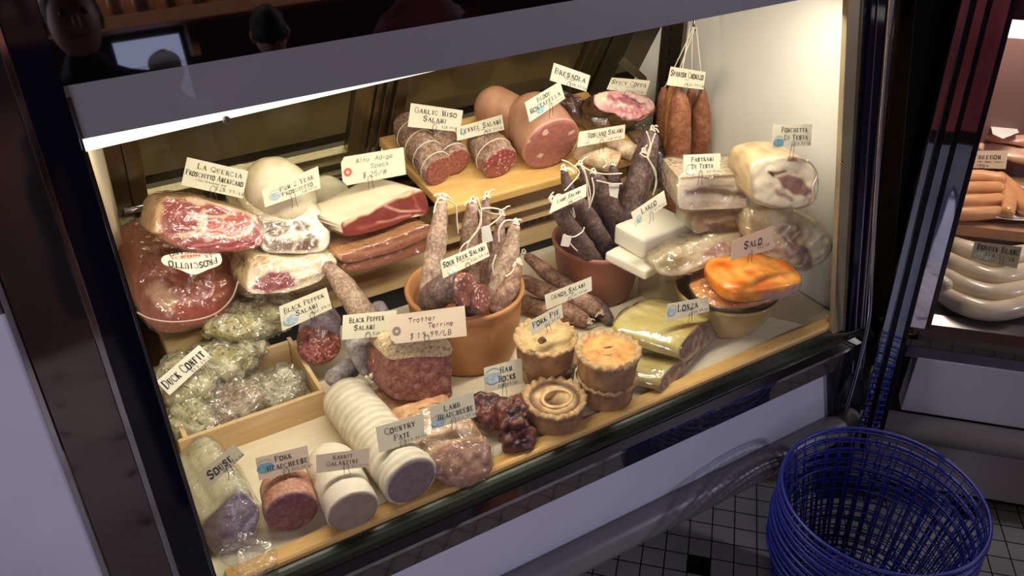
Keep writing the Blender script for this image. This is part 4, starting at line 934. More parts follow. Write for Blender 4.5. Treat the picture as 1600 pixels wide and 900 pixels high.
b = slab('meat', poly, V(1240, 420, Y=.975), (-.3, -.86, .3), (.03, .11, -.01), mpaint('porchetta_paint', .4, .2), t, face=face, sidefn=ncol(SKIN, 36), nz=.004, bulge=.008, prof=[(0, .97), (.03, 1), (.3, 1), (.6, .97), (.85, .9), (1, .6)])
wrapof(b, .003, .004, 40, FILM, t)
# wrapped bellies beneath the lardo
t = thing('wrapped_belly', V(1080, 425, Y=1.1), 'long wrapped piece of pale pork with a pink patch, between lardo and salo', 'wrapped meat')
poly = [(1022, 412), (1045, 395), (1085, 380), (1120, 368), (1158, 366), (1150, 385), (1143, 400), (1110, 415), (1070, 430), (1035, 430)]
face = pattern((200, 182, 146), [([(1092, 400), (1110, 382), (1128, 378), (1150, 388), (1130, 400), (1100, 404)], (176, 136, 112), 5, None), ([(1070, 418), (1100, 408), (1135, 402)], (222, 208, 180), 5, 4), ([(1030, 415), (1050, 400), (1070, 402), (1060, 425)], (150, 130, 90), 8, None)], 3)
b = slab('meat', poly, V(1085, 428, Y=1.055), (-.1, -.85, .5), (.02, .07, -.012), mpaint('porchetta_paint', .4, .2), t, face=face, sidefn=ncol(SKIN, 36), nz=.003)
wrapof(b, .003, .005, 45, mwrap('shiny_film', .22, .04, 45, 1.0), t)
t = thing('plastic_tub', (1.07, 1.15, .53), 'cloudy plastic tub propping up the lardo and wrapped pork', 'tub')
TUB = mwrap('cloudy_plastic', .12, .45, 12, .2, (.92, .9, .84, 1), (.62, .54, .40, 1))
vv = []
MB().box((1.09, 1.175, .585), (.10, .085, .105)).build('tub_body', TUB, t, bevel=.01)
MB().box((1.09, 1.175, .644), (.108, .093, .008)).build('lid', TUB, t, bevel=.003)
# lardo
t = thing('lardo', V(1010, 430, z=.66), 'white two-tier block of lardo resting by the brown pot rim', 'lardo')
LARD = mplain('white_lard', (232, 224, 200), .35, var=.05, sc=18, bumpst=.12, bsc=70, coat=.2)
lz = .682; A, B_, C_ = V(948, 392, z=lz), V(1010, 428, z=lz - .004), V(1082, 378, z=lz)
def lblock(name, A, B_, C_, top, h, bev):
    D_ = A + C_ - B_; return MB().prism([A, B_, C_, D_], (0, 0, -h)).build(name, LARD, t, True, bev)
def sub2(name, a, b, c, z, h, bev, mat=LARD):
    A, B_, C_ = V(*a, z=z), V(*b, z=z), V(*c, z=z); D_ = A + C_ - B_
    m = MB().prism([A, B_, C_, D_], (0, 0, -h)).build(name, mat, t, False, 0)
    bm = bmesh.new(); bm.from_mesh(m.data); bmesh.ops.bevel(bm, geom=list(bm.edges), offset=bev, segments=4, profile=.6, affect='EDGES'); bmesh.ops.subdivide_edges(bm, edges=[e for e in bm.edges if e.calc_length() > .02], cuts=5, use_grid_fill=True)
    for v_ in bm.verts: v_.co += v_.normal * noise.noise(v_.co * 30) * .0018
    bm.to_mesh(m.data); bm.free(); m.data.polygons.foreach_set('use_smooth', [True] * len(m.data.polygons)); return m
sub2('lower_slab', (945, 393), (1009, 424), (1086, 382), .684, .022, .007)
sub2('upper_block', (960, 350), (1008, 376), (1083, 346), .730, .045, .007)
# ================================================================= CLAY POTS
TERRA = mplain('orange_terracotta', (190, 134, 82), .5, var=.14, sc=7, bumpst=.15)
TERRB = mplain('brown_terracotta', (142, 90, 68), .5, var=.14, sc=7, bumpst=.12)
OP = (.628, 1.232, .529)
vessel('clay_pot', 'large orange terracotta pot of sour beer salamis in the centre', OP, [(.092, 0), (.100, .02), (.106, .07), (.109, .12), (.108, .135), (.1135, .142), (.115, .15)], TERRA, .009)
vessel('clay_pot', 'brown terracotta pot holding the dark lamb salamis, right of centre', (.972, 1.272, .529), [(.072, 0), (.080, .02), (.090, .08), (.094, .12), (.0985, .128), (.100, .136)], TERRB, .008)
# sour beer salamis
g = 'salamis standing in the orange pot'
salami('tall leaning salami at the left rim of the orange pot, reddish at its foot', [(690, 318), (684, 370), (674, 430), (668, 478)], [1.215, 1.205, 1.19, 1.18], [9, 15, 16, 14], SAL2, grp=g, kn=3, seed=2, loop=None)
salami('salami in the middle of the orange pot with a paper tag on its string', [(738, 322), (733, 365), (736, 420), (740, 470)], [1.25, 1.245, 1.235, 1.225], [8, 14, 15, 13], SAL1, grp=g, kn=3, seed=3)
salami('salami behind the others in the orange pot, its knot highest', [(760, 312), (757, 350), (755, 400), (755, 440)], [1.29, 1.285, 1.28, 1.27], [6, 11, 13, 12], SAL1, grp=g, kn=3, seed=4)
salami('thin salami hidden behind the pale one in the orange pot', [(783, 340), (778, 380), (770, 420), (765, 460)], [1.27, 1.265, 1.26, 1.25], [6, 11, 13, 12], SAL1, grp=g, kn=2, seed=5)
salami('pale dusty salami on the right of the orange pot', [(804, 357), (796, 395), (784, 435), (776, 470)], [1.20, 1.195, 1.185, 1.175], [9, 16, 18, 16], SAL2, grp=g, kn=3, seed=6)
salami('short reddish salami against the right rim of the orange pot', [(808, 418), (798, 445), (784, 468), (776, 484)], [1.165, 1.155, 1.15, 1.145], [8, 15, 16, 12], SALG, grp=g, kn=2, seed=7)
t = salami('cut salami pair with a speckled pink cut face low in the orange pot', [(672, 470), (690, 455), (716, 448)], [1.175, 1.155, 1.135], [20, 24, 26], SALD, 'cut_salami', grp=g, cap=('round', 'flat'), seed=8, nz=.004)
SB = mchips('sour_beer_cut', (150, 96, 84), (222, 188, 170), (118, 66, 60), 190, .22)
disc('cut_face', V(731, 453, Y=1.122), (.55, -.8, .25), rpx(27, V(731, 453, Y=1.122)), SB, t, nz=.001, thick=.012)
t2 = salami('second half of the cut salami pair, nearest the pot rim', [(728, 478), (745, 470)], [1.16, 1.14], [17, 22], SALD, 'cut_salami', grp=g, cap=('round', 'flat'), seed=9, nz=.003)
disc('cut_face', V(754, 466, Y=1.118), (.45, -.85, .3), rpx(22, V(754, 466, Y=1.118)), SB, t2, nz=.001, thick=.012)
# looping strings of the pot
st = thing('butchers_string', V(745, 350, Y=1.2), 'loops of white butcher string draped over the orange pot salamis', 'string')
m = MB()
for P, Y in (([(735, 310), (748, 328), (752, 350), (738, 372), (722, 385), (715, 405), (712, 415)], 1.205), ([(745, 308), (752, 330), (748, 355), (732, 380), (728, 400)], 1.20), ([(752, 326), (770, 325), (785, 330), (780, 340), (768, 350), (765, 352)], 1.215), ([(752, 328), (772, 334), (782, 336), (775, 350)], 1.22), ([(806, 345), (790, 345), (780, 358), (780, 378)], 1.18), ([(700, 312), (712, 322), (714, 345), (716, 365)], 1.235), ([(685, 310), (680, 322), (678, 332)], 1.19), ([(775, 398), (770, 415), (772, 430)], 1.17), ([(806, 412), (800, 425), (790, 432)], 1.145)):
    m.tube([V(x, y, Y=Y) for x, y in P], .0015, seg=6, sub=24)
m.build('string', STRING, st, True, fix=False)
tg = thing('paper_tag', V(762, 365, Y=1.19), 'small white paper tag hanging on string above the orange pot', 'tag')
MB().prism([V(752, 355, Y=1.19), V(765, 352, Y=1.19), V(771, 376, Y=1.19), V(754, 381, Y=1.19)], (0, .0006, 0)).build('paper', mplain('white_paper_tag', (226, 222, 208), .7), tg)
# lamb salamis
g = 'salamis standing in the brown pot'
for i, (lab, px, Yz, r, k) in enumerate((
    ('dark lamb salami leaning out over the left rim, tied with a white string band', [(866, 318), (885, 348), (912, 385), (935, 418)], [1.19, 1.20, 1.215, 1.23], [8, 14, 15, 13], 2),
    ('dark lamb salami second from the left of the brown pot', [(903, 315), (922, 345), (945, 385), (955, 415)], [1.225, 1.235, 1.245, 1.25], [11, 15, 15, 12], 0),
    ('slim pointed lamb salami at the upper left of the bunch', [(881, 268), (887, 290), (898, 330), (915, 370)], [1.25, 1.255, 1.26, 1.265], [5, 9, 13, 13], 2),
    ('lamb salami in the middle rear of the bunch under crossed strings', [(908, 262), (918, 290), (930, 330), (940, 370)], [1.29, 1.29, 1.29, 1.29], [6, 11, 14, 13], 2),
    ('wide dark lamb salami in the centre of the brown pot', [(930, 276), (945, 305), (962, 345), (968, 385)], [1.245, 1.25, 1.255, 1.26], [10, 16, 17, 14], 1),
    ('pointed lamb salami behind the centre with a knotted string', [(958, 262), (960, 285), (965, 320), (970, 350)], [1.31, 1.31, 1.31, 1.31], [6, 11, 13, 12], 2),
    ('tallest dark lamb salami standing at the right of the bunch', [(1016, 216), (1005, 260), (990, 310), (980, 350)], [1.30, 1.29, 1.28, 1.27], [14, 20, 21, 16], 2),
    ('dark lamb salami just in front of the tallest one', [(1004, 246), (997, 280), (985, 330), (975, 365)], [1.25, 1.25, 1.25, 1.25], [9, 17, 18, 15], 1))):
    salami(lab, px, Yz, r, SALD, grp=g, kn=k, seed=20 + i, nz=.0018)
st = thing('butchers_string', V(920, 290, Y=1.2), 'white strings crossing over the lamb salamis of the brown pot', 'string')
m = MB()
for P, Y in (([(878, 250), (890, 255), (905, 270), (890, 290), (882, 298)], 1.20), ([(905, 255), (915, 275), (918, 300), (921, 325)], 1.205), ([(907, 258), (925, 268), (945, 272), (972, 271)], 1.22), ([(932, 282), (955, 287), (972, 287)], 1.21), ([(912, 262), (922, 300), (920, 318)], 1.20), ([(925, 278), (928, 300), (920, 326)], 1.195), ([(940, 245), (948, 256), (942, 262)], 1.23), ([(865, 300), (858, 310), (862, 318)], 1.18), ([(1010, 205), (1016, 225), (1012, 245), (1025, 270), (1022, 300)], 1.235), ([(1000, 240), (1012, 245), (1018, 225), (1024, 208)], 1.235), ([(1010, 245), (1020, 262), (1026, 285), (1020, 305)], 1.23), ([(895, 325), (898, 340), (892, 330)], 1.19), ([(883, 368), (897, 370), (910, 362), (913, 355)], 1.186), ([(882, 366), (892, 382), (902, 392)], 1.186)):
    m.tube([V(x, y, Y=Y) for x, y in P], .0014, seg=6, sub=22)
m.build('string', STRING, st, True, fix=False)
for lab, P, Y in (('small cream paper tag tied low on the lamb salamis at the left', [(880, 366), (893, 372), (889, 386), (876, 384)], 1.185), ('small paper tag between the knots of the lamb salamis', [(951, 288), (968, 287), (965, 310), (953, 306)], 1.215)):
    tg = thing('paper_tag', V(*P[0], Y=Y), lab, 'tag'); MB().prism([V(x, y, Y=Y) for x, y in P], (0, .0006, 0)).build('paper', mplain('white_paper_tag', (226, 222, 208), .7), tg)
# genoa salamis lying between the pots
g = 'genoa salamis between the pots'
for i, (lab, px, zz, r, k) in enumerate((
    ('long thin genoa salami lying on top, its tip near the dark gap', [(826, 402), (850, 422), (880, 445), (905, 462)], [.63, .615, .60, .585], [8, 12, 13, 12], 1),
    ('reddish genoa salami against the orange pot, upper one', [(820, 440), (845, 452), (875, 462)], [.60, .595, .585], [11, 13, 13], 0),
    ('short genoa salami tucked low beside the orange pot', [(822, 474), (850, 482), (870, 490)], [.56, .558, .556], [13, 14, 13], 0),
    ('genoa salami with a twisted tied end, lying in front', [(868, 478), (890, 490), (912, 500)], [.565, .56, .556], [13, 16, 11], 0),
    ('genoa salami with a string-tied tip near the brown pot', [(885, 460), (908, 470), (930, 484)], [.58, .575, .568], [14, 16, 12], 0),
    ('greyish genoa salami end pointing right by the brown pot', [(920, 470), (938, 484), (950, 498)], [.56, .556, .552], [13, 13, 9], 0))):
    P = [V(x, y, z=z) for (x, y), z in zip(px, zz)]; R = [q / FPX * (p - CAMP).dot(fw) for q, p in zip(r, P)]
    t = thing('salami', P[-1], lab, 'salami', g); tube('casing', P, R, SALG if i < 5 else SALD, t, seg=24, sub=12, cap0='round', cap1='round', nz=.002, ns=55, seed=40 + i)
    if i in (0, 3, 4): knot(t, P[0 if i == 0 else -1] + (P[-1] - P[-2] if i else P[0] - P[1]).normalized() * R[-1] * .9, seed=i + 3)
# ================================================================= ON THE CUTTING BOARD
def boardlog(lab, nm, c0, c1, rp, casing, cutm, sq=(1, 1), strings=0, nz=.003, heart=0, thk=1.0, catg='salami', grp=None, wrap=False, seed=1, cap0='round', facel=None):
    P0 = onb(*c0, dz=0); r = rp / FPX * (P0 - CAMP).dot(fw); P0 = onb(*c0, dz=r * sq[1]); P1 = onb(*c1, dz=r * sq[1])
    t = thing(nm, P0 - BN * r, lab, catg, grp); d = (P0 - P1).normalized()
    b = tube('casing', [P1, P0], [r * .95, r * 1.02, r], casing, t, seg=48, sub=14, cap0=cap0, cap1='flat', sq=sq, nz=nz, ns=35, seed=seed)
    disc('cut_face', P0 + d * .0008, d, r * .965, cutm, t, sq=sq, nz=.0015, bulge=.0015, heart=heart)
    for k in range(strings):
        q = P1.lerp(P0, (k + .6) / strings); s = d.cross(BN).normalized(); u = s.cross(d)
        tube('string', [q + (s * math.cos(a) * sq[0] + u * math.sin(a) * sq[1]) * (r * 1.045) for a in np.linspace(0, 6.283, 40)], .0012, STRING, t, seg=6)
    if wrap: wrapof(b, .002, .002, 40, FILMT, t)
    return t
GM = mchips('garlic_miso_cut', (146, 80, 68), (176, 118, 102), (122, 60, 52), 330, .4, ns=140)
FN = mchips('fennel_cut', (150, 74, 70), (206, 156, 140), (124, 54, 54), 170, .28)
MO = mchips('mortadella_cut', (170, 108, 92), (216, 178, 154), (152, 92, 78), 60, .14, ns=110)
g = 'pair of garlic miso salamis on the board'
boardlog('netted garlic miso salami on the left of the pair, cut face to the front', 'salami', (686, 268), (636, 200), 26, SAL1, GM, sq=(.92, 1.08), strings=4, grp=g, seed=2)
boardlog('garlic miso salami on the right of the pair, touching its twin', 'salami', (713, 254), (668, 192), 24, SAL1, GM, sq=(.95, 1.08), strings=3, grp=g, seed=3)
boardlog('stubby fennel salami with a bright red speckled cut face', 'salami', (782, 255), (756, 222), 29, SAL1, FN, strings=1, seed=4)
MOC = mplain('mortadella_skin', (184, 136, 108), .4, var=.12, sc=40, coat=.2)
boardlog('big pink mortadella with white fat cubes, cut face to the front', 'mortadella', (862, 226), (834, 188), 46, MOC, MO, sq=(1, 1.02), nz=.001, catg='mortadella', seed=5, cap0='round')
t = thing('mortadella', onb(812, 210, .05), 'second mortadella behind the big cut one, only its back edge showing', 'mortadella')
p = onb(815, 200, .045) + Vector((0, .03, .012)); tube('casing', [p + Vector((-.02, .05, .01)), p + Vector((0, -.01, 0))], .048, MOC, t, seg=40, sub=5, cap0='round', cap1='round')
# toscano, bresaola, coppa
tt = boardlog('white-moulded toscano salami end wrapped in film, under its price card', 'salami', (966, 256), (912, 238), 18, mcasing('white_mould', (168, 132, 92), (206, 178, 138), (228, 212, 180), 50), mplain('toscano_cut', (170, 116, 92), .45, var=.2, sc=80), nz=.004, wrap=True, seed=6)
boardlog('dusky salami stub lying behind the toscano salami', 'salami', (992, 240), (955, 224), 14, mcasing('white_mould', (168, 132, 92), (206, 178, 138), (228, 212, 180), 50), mplain('toscano_cut', (170, 116, 92), .45, var=.2, sc=80), nz=.004, seed=16)
COP = ncol([(40, 26, 20), (84, 58, 40), (140, 104, 70), (60, 42, 32)], 26)
for i, (lab, nm, c, Y, r, rot, cf, wr, pw) in enumerate((
    ('dark purple bresaola piece in clear film under its price card', 'bresaola', (885, 172), 1.52, (.033, .045, .034), (0, 0, .4), ncol([(56, 30, 36), (96, 56, 60), (72, 44, 50)], 22), True, .8),
    ('dark spiced coppa in film behind the sliced coppa', 'coppa', (938, 182), 1.48, (.058, .055, .034), (.2, .3, .2), COP, True, .85),
    ('dark wrapped coppa lying below the sliced coppa', 'coppa', (1000, 225), 1.44, (.052, .055, .04), (.1, .1, 0), COP, True, .85),
    ('narrow dark wrapped coppa end beside the hanging chorizo', 'coppa', (1022, 262), 1.38, (.022, .04, .052), (.1, 0, 0), ncol([(30, 22, 24), (58, 44, 46), (84, 66, 64)], 26), True, .85))):
    t = thing(nm, V(*c, Y=Y) - Vector((0, 0, .03)), lab, 'cured meat'); b = blob('meat', V(*c, Y=Y), r, mvc('spiced_crust', .4, .6, 80, .4, 80, .2, .003), t, rot=rot, pw=pw, nz=.006, ns=32, colfn=cf, seed=i + 30)
    if wr: wrapof(b, .002, .004, 45, mwrap('shiny_film', .22, .04, 45, 1.0), t)
t = thing('coppa', V(975, 190, Y=1.40), 'sliced spicy coppa with a pink marbled face on top of the dark pieces', 'cured meat')
poly = [(929, 150), (945, 142), (970, 142), (1000, 147), (1022, 158), (1022, 175), (1008, 185), (990, 190), (975, 188), (962, 178), (945, 174), (930, 165)]
face = pattern((206, 150, 146), [([(926, 148), (948, 140), (950, 160), (935, 168)], (228, 204, 176), 7, None), ([(975, 145), (1020, 155), (1022, 172), (1000, 165)], (226, 190, 176), 7, None),
    ([(945, 160), (960, 152), (972, 158), (960, 168)], (226, 184, 176), 4, 3), ([(950, 152), (975, 158), (1000, 168)], (170, 96, 104), 4, 3.5), ([(972, 152), (1004, 162)], (120, 72, 80), 2.5, 2.2), ([(960, 170), (985, 176), (1005, 176)], (190, 120, 120), 4, 3), ([(955, 164), (985, 168)], (232, 200, 186), 3, 1.5),
    ([(965, 184), (985, 190), (1012, 182), (1024, 170)], (100, 66, 40), 4, 3)], 2)
b = slab('meat', poly, V(985, 188, Y=1.385), (0, -.72, .69), (-.006, .05, -.035), mpaint('coppa_paint', .4, .2), t, face=face, sidefn=ncol([(44, 30, 22), (96, 68, 44), (62, 44, 32)], 60), nz=.009, ns=60)
# hanging chorizos
CHZ = mcasing('chorizo_casing', (112, 62, 40), (144, 88, 60), (176, 126, 88), 50, .5)
CHO = mcasing('chorizo_casing_orange', (140, 84, 44), (180, 124, 62), (196, 146, 86), 30, .5)
g = 'hanging chorizos'
for i, (lab, px, Y, r, mt, hk) in enumerate((
    ('central long chorizo hanging in front by a white string', [(1061, 138), (1062, 170), (1060, 230), (1055, 300), (1053, 345)], 1.33, [6, 17, 19, 19, 15], CHZ, (1078, 40)),
    ('chorizo hanging nearest the white wall, orange at its tip', [(1098, 140), (1096, 175), (1094, 220), (1092, 262)], 1.37, [4, 14, 17, 15], CHZ, (1088, 42)),
    ('reddish chorizo hanging at the left rear of the bunch', [(1037, 140), (1036, 165), (1037, 210), (1040, 250)], 1.42, [5, 11, 12, 11], CHZ, (1084, 42)),
    ('orange-yellow chorizo squeezed behind the central one', [(1050, 140), (1050, 180), (1050, 230), (1052, 270)], 1.38, [7, 11, 13, 12], CHO, (1086, 42)),
    ('chorizo at the middle rear of the bunch, mostly hidden', [(1080, 142), (1080, 180), (1078, 230), (1076, 270)], 1.41, [6, 12, 13, 12], CHZ, (1082, 42)))):
    P = [V(x, y, Y=Y) for x, y in px]; R = [q / FPX * (p - CAMP).dot(fw) for q, p in zip(r, P)]
    t = thing('chorizo', P[0], lab, 'chorizo', g); tube('casing', P, R, mt, t, seg=28, sub=20, cap0='round', cap1='round', nz=.002, ns=50, seed=60 + i)
    top = V(hk[0], hk[1], Y=1.39); tube('string', [P[0] + Vector((0, 0, .0)), P[0].lerp(top, .5), top], .0014, STRING, t, seg=6)
tube('hanging_hook', [V(1086, 48, Y=1.39), V(1084, 38, Y=1.40), V(1090, 20, Y=1.40)], .003, STEEL, case, seg=8, sub=8)
m = MB().tube([V(1088, 20, Y=1.40) + Vector((-.5, 0, 0)), V(1088, 20, Y=1.40) + Vector((.08, 0, 0))], .005, seg=10).build('hanging_rod', STEEL, case, True)
# ================================================================= LEFT REAR: PROSCIUTTO AND SPECK
MP = mpaint('cured_meat_paint', .32, .3)
t = thing('prosciutto_ham', V(293, 520, Y=1.42), 'large round prosciutto ham sealed in film with an oval paper label, left rear', 'prosciutto')
poly = [(216, 420), (228, 398), (262, 386), (310, 383), (352, 388), (370, 402), (374, 430), (370, 462), (352, 490), (318, 510), (270, 522), (238, 512), (220, 480), (213, 450)]
face = pattern((140, 72, 62), [([(240, 410), (300, 395), (350, 400), (362, 440), (340, 470), (280, 480), (240, 450)], (168, 92, 76), 26, None), ([(230, 455), (250, 445), (275, 470), (262, 485), (238, 478)], (206, 160, 136), 10, None), ([(270, 478), (300, 492), (340, 482)], (166, 66, 58), 10, 5),
    ([(268, 388), (340, 386)], (120, 52, 50), 8, 3), ([(216, 420), (222, 470), (245, 508)], (140, 70, 58), 10, 6), ([(262, 440), (290, 470), (330, 466), (352, 450)], (206, 130, 112), 4, 1.5), ([(290, 420), (320, 430), (340, 420)], (196, 110, 92), 8, 4)], 5, .03)
b = slab('ham', poly, V(293, 515, Y=1.39), (.12, -.78, .6), (-.02, .11, .025), MP, t, face=face, sidefn=ncol([(120, 60, 50), (160, 96, 76), (150, 84, 64)], 20), nz=.004, bulge=.022, rings=30, seg=110)
wrapof(b, .003, .003, 32, mwrap('shiny_film', .22, .04, 45, 1.0), t)
tube('film_seam', [V(x, y, Y=1.374) for x, y in ((214, 488), (235, 498), (270, 503), (310, 499), (340, 488), (362, 466), (372, 440))], .0016, mplain('film_seam_white', (210, 180, 168), .3), t, seg=6, sub=30)
# oval label, read upside down
pl0 = V(302, 408, Y=1.356); pn = Vector((.12, -.78, .6)).normalized()
pn = Vector((.05, -.62, .78)).normalized()
lab_poly = smoothpoly([(252, 405), (262, 398), (300, 393), (338, 394), (346, 402), (344, 413), (325, 421), (303, 429), (280, 421), (258, 414)], 40)
Q = [VP(x, y, pl0, pn) for x, y in lab_poly]
MB().prism(Q, -pn * .0008).build('paper_label', mplain('label_white', (232, 226, 208), .5, var=.02), t)
fr = Frame([VP(x, y, pl0, pn) for x, y in ((347, 418), (256, 424), (252, 392), (340, 386))], .0012)
if (fr.n.dot(CAMP - pl0)) < 0: fr.n = -fr.n
def arcw(mb, txt, fr, u0, u1, v0, sag, h, col=None):
    st, W = lettering(txt, smallcaps=1.0)
    for P, wd in st:
        Qs = []
        for a, b in P:
            s_ = a / W; u = u0 + (u1 - u0) * s_; Qs.append((u, v0 - b * h + sag * (2 * s_ - 1) ** 2))
        for (a, b) in zip(Qs, Qs[1:]):
            ex, ey = (b[0] - a[0]) * fr.asp, b[1] - a[1]; L = math.hypot(ex, ey) or 1; hw = wd * h * .6; nx, ny = -ey / L * hw / fr.asp, ex / L * hw
            mb.add([fr(a[0] + nx, a[1] + ny), fr(a[0] - nx, a[1] - ny), fr(b[0] - nx, b[1] - ny), fr(b[0] + nx, b[1] + ny)], [(0, 1, 2, 3)])
mb = MB(); arcw(mb, 'PROSCIUTTO', fr, .06, .92, .30, .20, .26); arcw(mb, 'AMERICANO', fr, .12, .88, .98, -.12, .18); mb.build('label_lettering', INK, t, fix=False)
mb = MB(); arcw(mb, 'LA', fr, .14, .26, .66, 0, .16); arcw(mb, 'QUERCIA', fr, .40, .86, .66, 0, .12)
mb.build('label_lettering', mplain('label_red', (200, 60, 40), .6), t, fix=False)
mb = MB()
for k in range(7): mb.add([fr(.34 + .05 * k, .70), fr(.37 + .05 * k, .70), fr(.37 + .05 * k, .58 + .03 * (k % 3)), fr(.34 + .05 * k, .58 + .03 * (k % 3))], [(0, 1, 2, 3)])
mb.build('label_picture', mplain('label_orange', (214, 96, 50), .6), t, fix=False)
# skin-side ham behind
t = thing('prosciutto_ham', V(225, 440, Y=1.55), 'tan skin side of a ham behind the sealed prosciutto at the far left', 'prosciutto')
b = blob('ham', V(242, 400, Y=1.58), (.080, .045, .085), mvc('ham_skin', .35, .3, 40), t, nz=.006, ns=14, colfn=ncol([(176, 124, 80), (206, 156, 112), (214, 170, 130)], 12), seed=3)
# prosciutto steak on top
t = thing('prosciutto_slab', V(325, 392, Y=1.40), 'thick cut prosciutto slab with two red muscles and white fat seams, on top at the left', 'prosciutto')
poly = [(238, 362), (241, 340), (246, 322), (262, 311), (300, 309), (345, 318), (385, 330), (402, 338), (408, 352), (413, 375), (406, 386), (380, 392), (330, 394), (290, 390), (268, 380), (250, 368)]
face = pattern((154, 84, 76), [
    ([(290, 306), (350, 318), (402, 335), (400, 345), (345, 328), (290, 316)], (230, 196, 168), 4, None),
    ([(262, 352), (282, 370), (310, 362), (318, 345), (300, 338), (285, 325), (285, 310)], (226, 180, 158), 3, None),
    ([(262, 318), (286, 316), (290, 330), (305, 345), (312, 352), (300, 362), (275, 366), (258, 352), (254, 335)], (146, 66, 62), 5, None),
    ([(306, 325), (325, 318), (352, 328), (350, 338), (325, 342), (310, 336)], (158, 78, 74), 4, None),
    ([(325, 348), (345, 338), (375, 330), (394, 340), (392, 355), (378, 366), (350, 368), (325, 366), (318, 358)], (184, 100, 86), 4, None),
    ([(318, 330), (316, 350), (314, 366)], (228, 186, 164), 4, 4), ([(300, 332), (318, 340), (336, 340), (355, 336)], (230, 196, 176), 3, 1.6), ([(276, 372), (300, 370), (320, 366), (350, 372), (382, 370), (394, 352), (398, 338)], (224, 182, 156), 4, 2.4),
    ([(262, 366), (300, 380), (350, 378), (405, 366), (410, 380), (370, 392), (300, 392)], (138, 60, 60), 5, None), ([(300, 385), (345, 380), (395, 372)], (206, 130, 122), 3, 1.2), ([(330, 388), (380, 386)], (196, 110, 108), 3, 1),
    ([(240, 362), (242, 335), (250, 318), (258, 320), (250, 340), (250, 364)], (206, 170, 130), 4, None), ([(262, 345), (268, 352)], (70, 26, 28), 4, 2.5)], 1.6)
b = slab('meat', poly, V(330, 394, Y=1.355), (.05, -.80, .6), (-.012, .085, -.02), MP, t, face=face, sidefn=ncol([(190, 140, 100), (216, 176, 136)], 30), nz=.003, seg=110, rings=30, bulge=.006)
wrapof(b, .002, .0025, 45, FILMT, t)
# two year prosciutto
t = thing('prosciutto_ham', V(455, 398, Y=1.42), 'tall pale prosciutto ham with a grey-brown cut face under its price card', 'prosciutto')
poly = [(405, 365), (402, 345), (412, 335), (440, 330), (475, 322), (500, 330), (514, 350), (517, 375), (508, 392), (480, 397), (445, 397), (416, 395), (407, 385)]
face = pattern((228, 216, 192), [([(405, 346), (430, 344), (445, 346), (455, 352), (446, 366), (430, 372), (416, 368)], (118, 96, 74), 4, None), ([(455, 348), (470, 344), (484, 350), (484, 358), (465, 362), (456, 358)], (112, 86, 62), 4, None), ([(458, 392), (466, 374), (485, 364), (498, 372), (496, 386), (480, 394)], (112, 84, 62), 5, None), ([(412, 374), (440, 372), (462, 376), (455, 392), (418, 392)], (134, 112, 96), 5, None), ([(446, 368), (456, 362), (458, 372), (475, 366)], (222, 208, 180), 3, 2.5), ([(425, 350), (440, 358), (430, 366)], (214, 200, 170), 2, 1)], 1.6)
b = slab('meat', poly, V(455, 396, Y=1.375), (-.05, -.80, .6), (-.025, .14, .055), MP, t, face=face, sidefn=ncol([(206, 190, 150), (228, 218, 186), (214, 200, 160)], 16), nz=.003, seed=4)
blob('skin_side', V(438, 305, Y=1.47), (.062, .06, .075), mvc('pale_ham_fat', .38, .2, 40, .08), t, rot=(-.3, -.45, 0), nz=.006, ns=14, colfn=ncol([(206, 190, 150), (230, 220, 190), (216, 204, 166)], 16), seed=8)
wrapof(b, .002, .002, 45, FILMT, t)
t = thing('prosciutto_ham', V(515, 350, Y=1.55), 'pale ham end tucked behind the speck and the two-year prosciutto', 'prosciutto')
blob('ham', V(508, 318, Y=1.56), (.055, .05, .06), mvc('pale_ham_fat', .38, .2, 40, .08), t, rot=(0, .3, 0), nz=.005, ns=14, colfn=ncol([(206, 190, 150), (232, 224, 196), (216, 204, 166)], 16), seed=9)
# wrapped prosciutto below
t = thing('prosciutto_piece', V(450, 458, Y=1.36), 'loosely wrapped prosciutto piece with white fat and a dark red centre, beneath the pale ham', 'prosciutto')
poly = [(384, 440), (390, 415), (388, 400), (410, 398), (460, 404), (495, 398), (522, 400), (528, 412), (515, 425), (500, 440), (470, 452), (440, 458), (405, 460), (388, 456)]
face = pattern((226, 210, 180), [([(394, 452), (402, 436), (425, 425), (450, 425), (465, 436), (460, 448), (420, 458)], (138, 60, 66), 4, None), ([(388, 398), (420, 400), (425, 412), (396, 420)], (196, 160, 108), 8, None), ([(470, 440), (500, 428), (524, 412)], (180, 160, 130), 5, 3)], 2)
b = slab('meat', poly, V(450, 458, Y=1.335), (-.1, -.80, .6), (-.01, .09, -.005), MP, t, face=face, sidefn=ncol([(206, 180, 130), (226, 206, 166)], 16), nz=.004, seed=5)
wrapof(b, .003, .006, 35, mwrap('shiny_film', .22, .04, 45, 1.0), t)
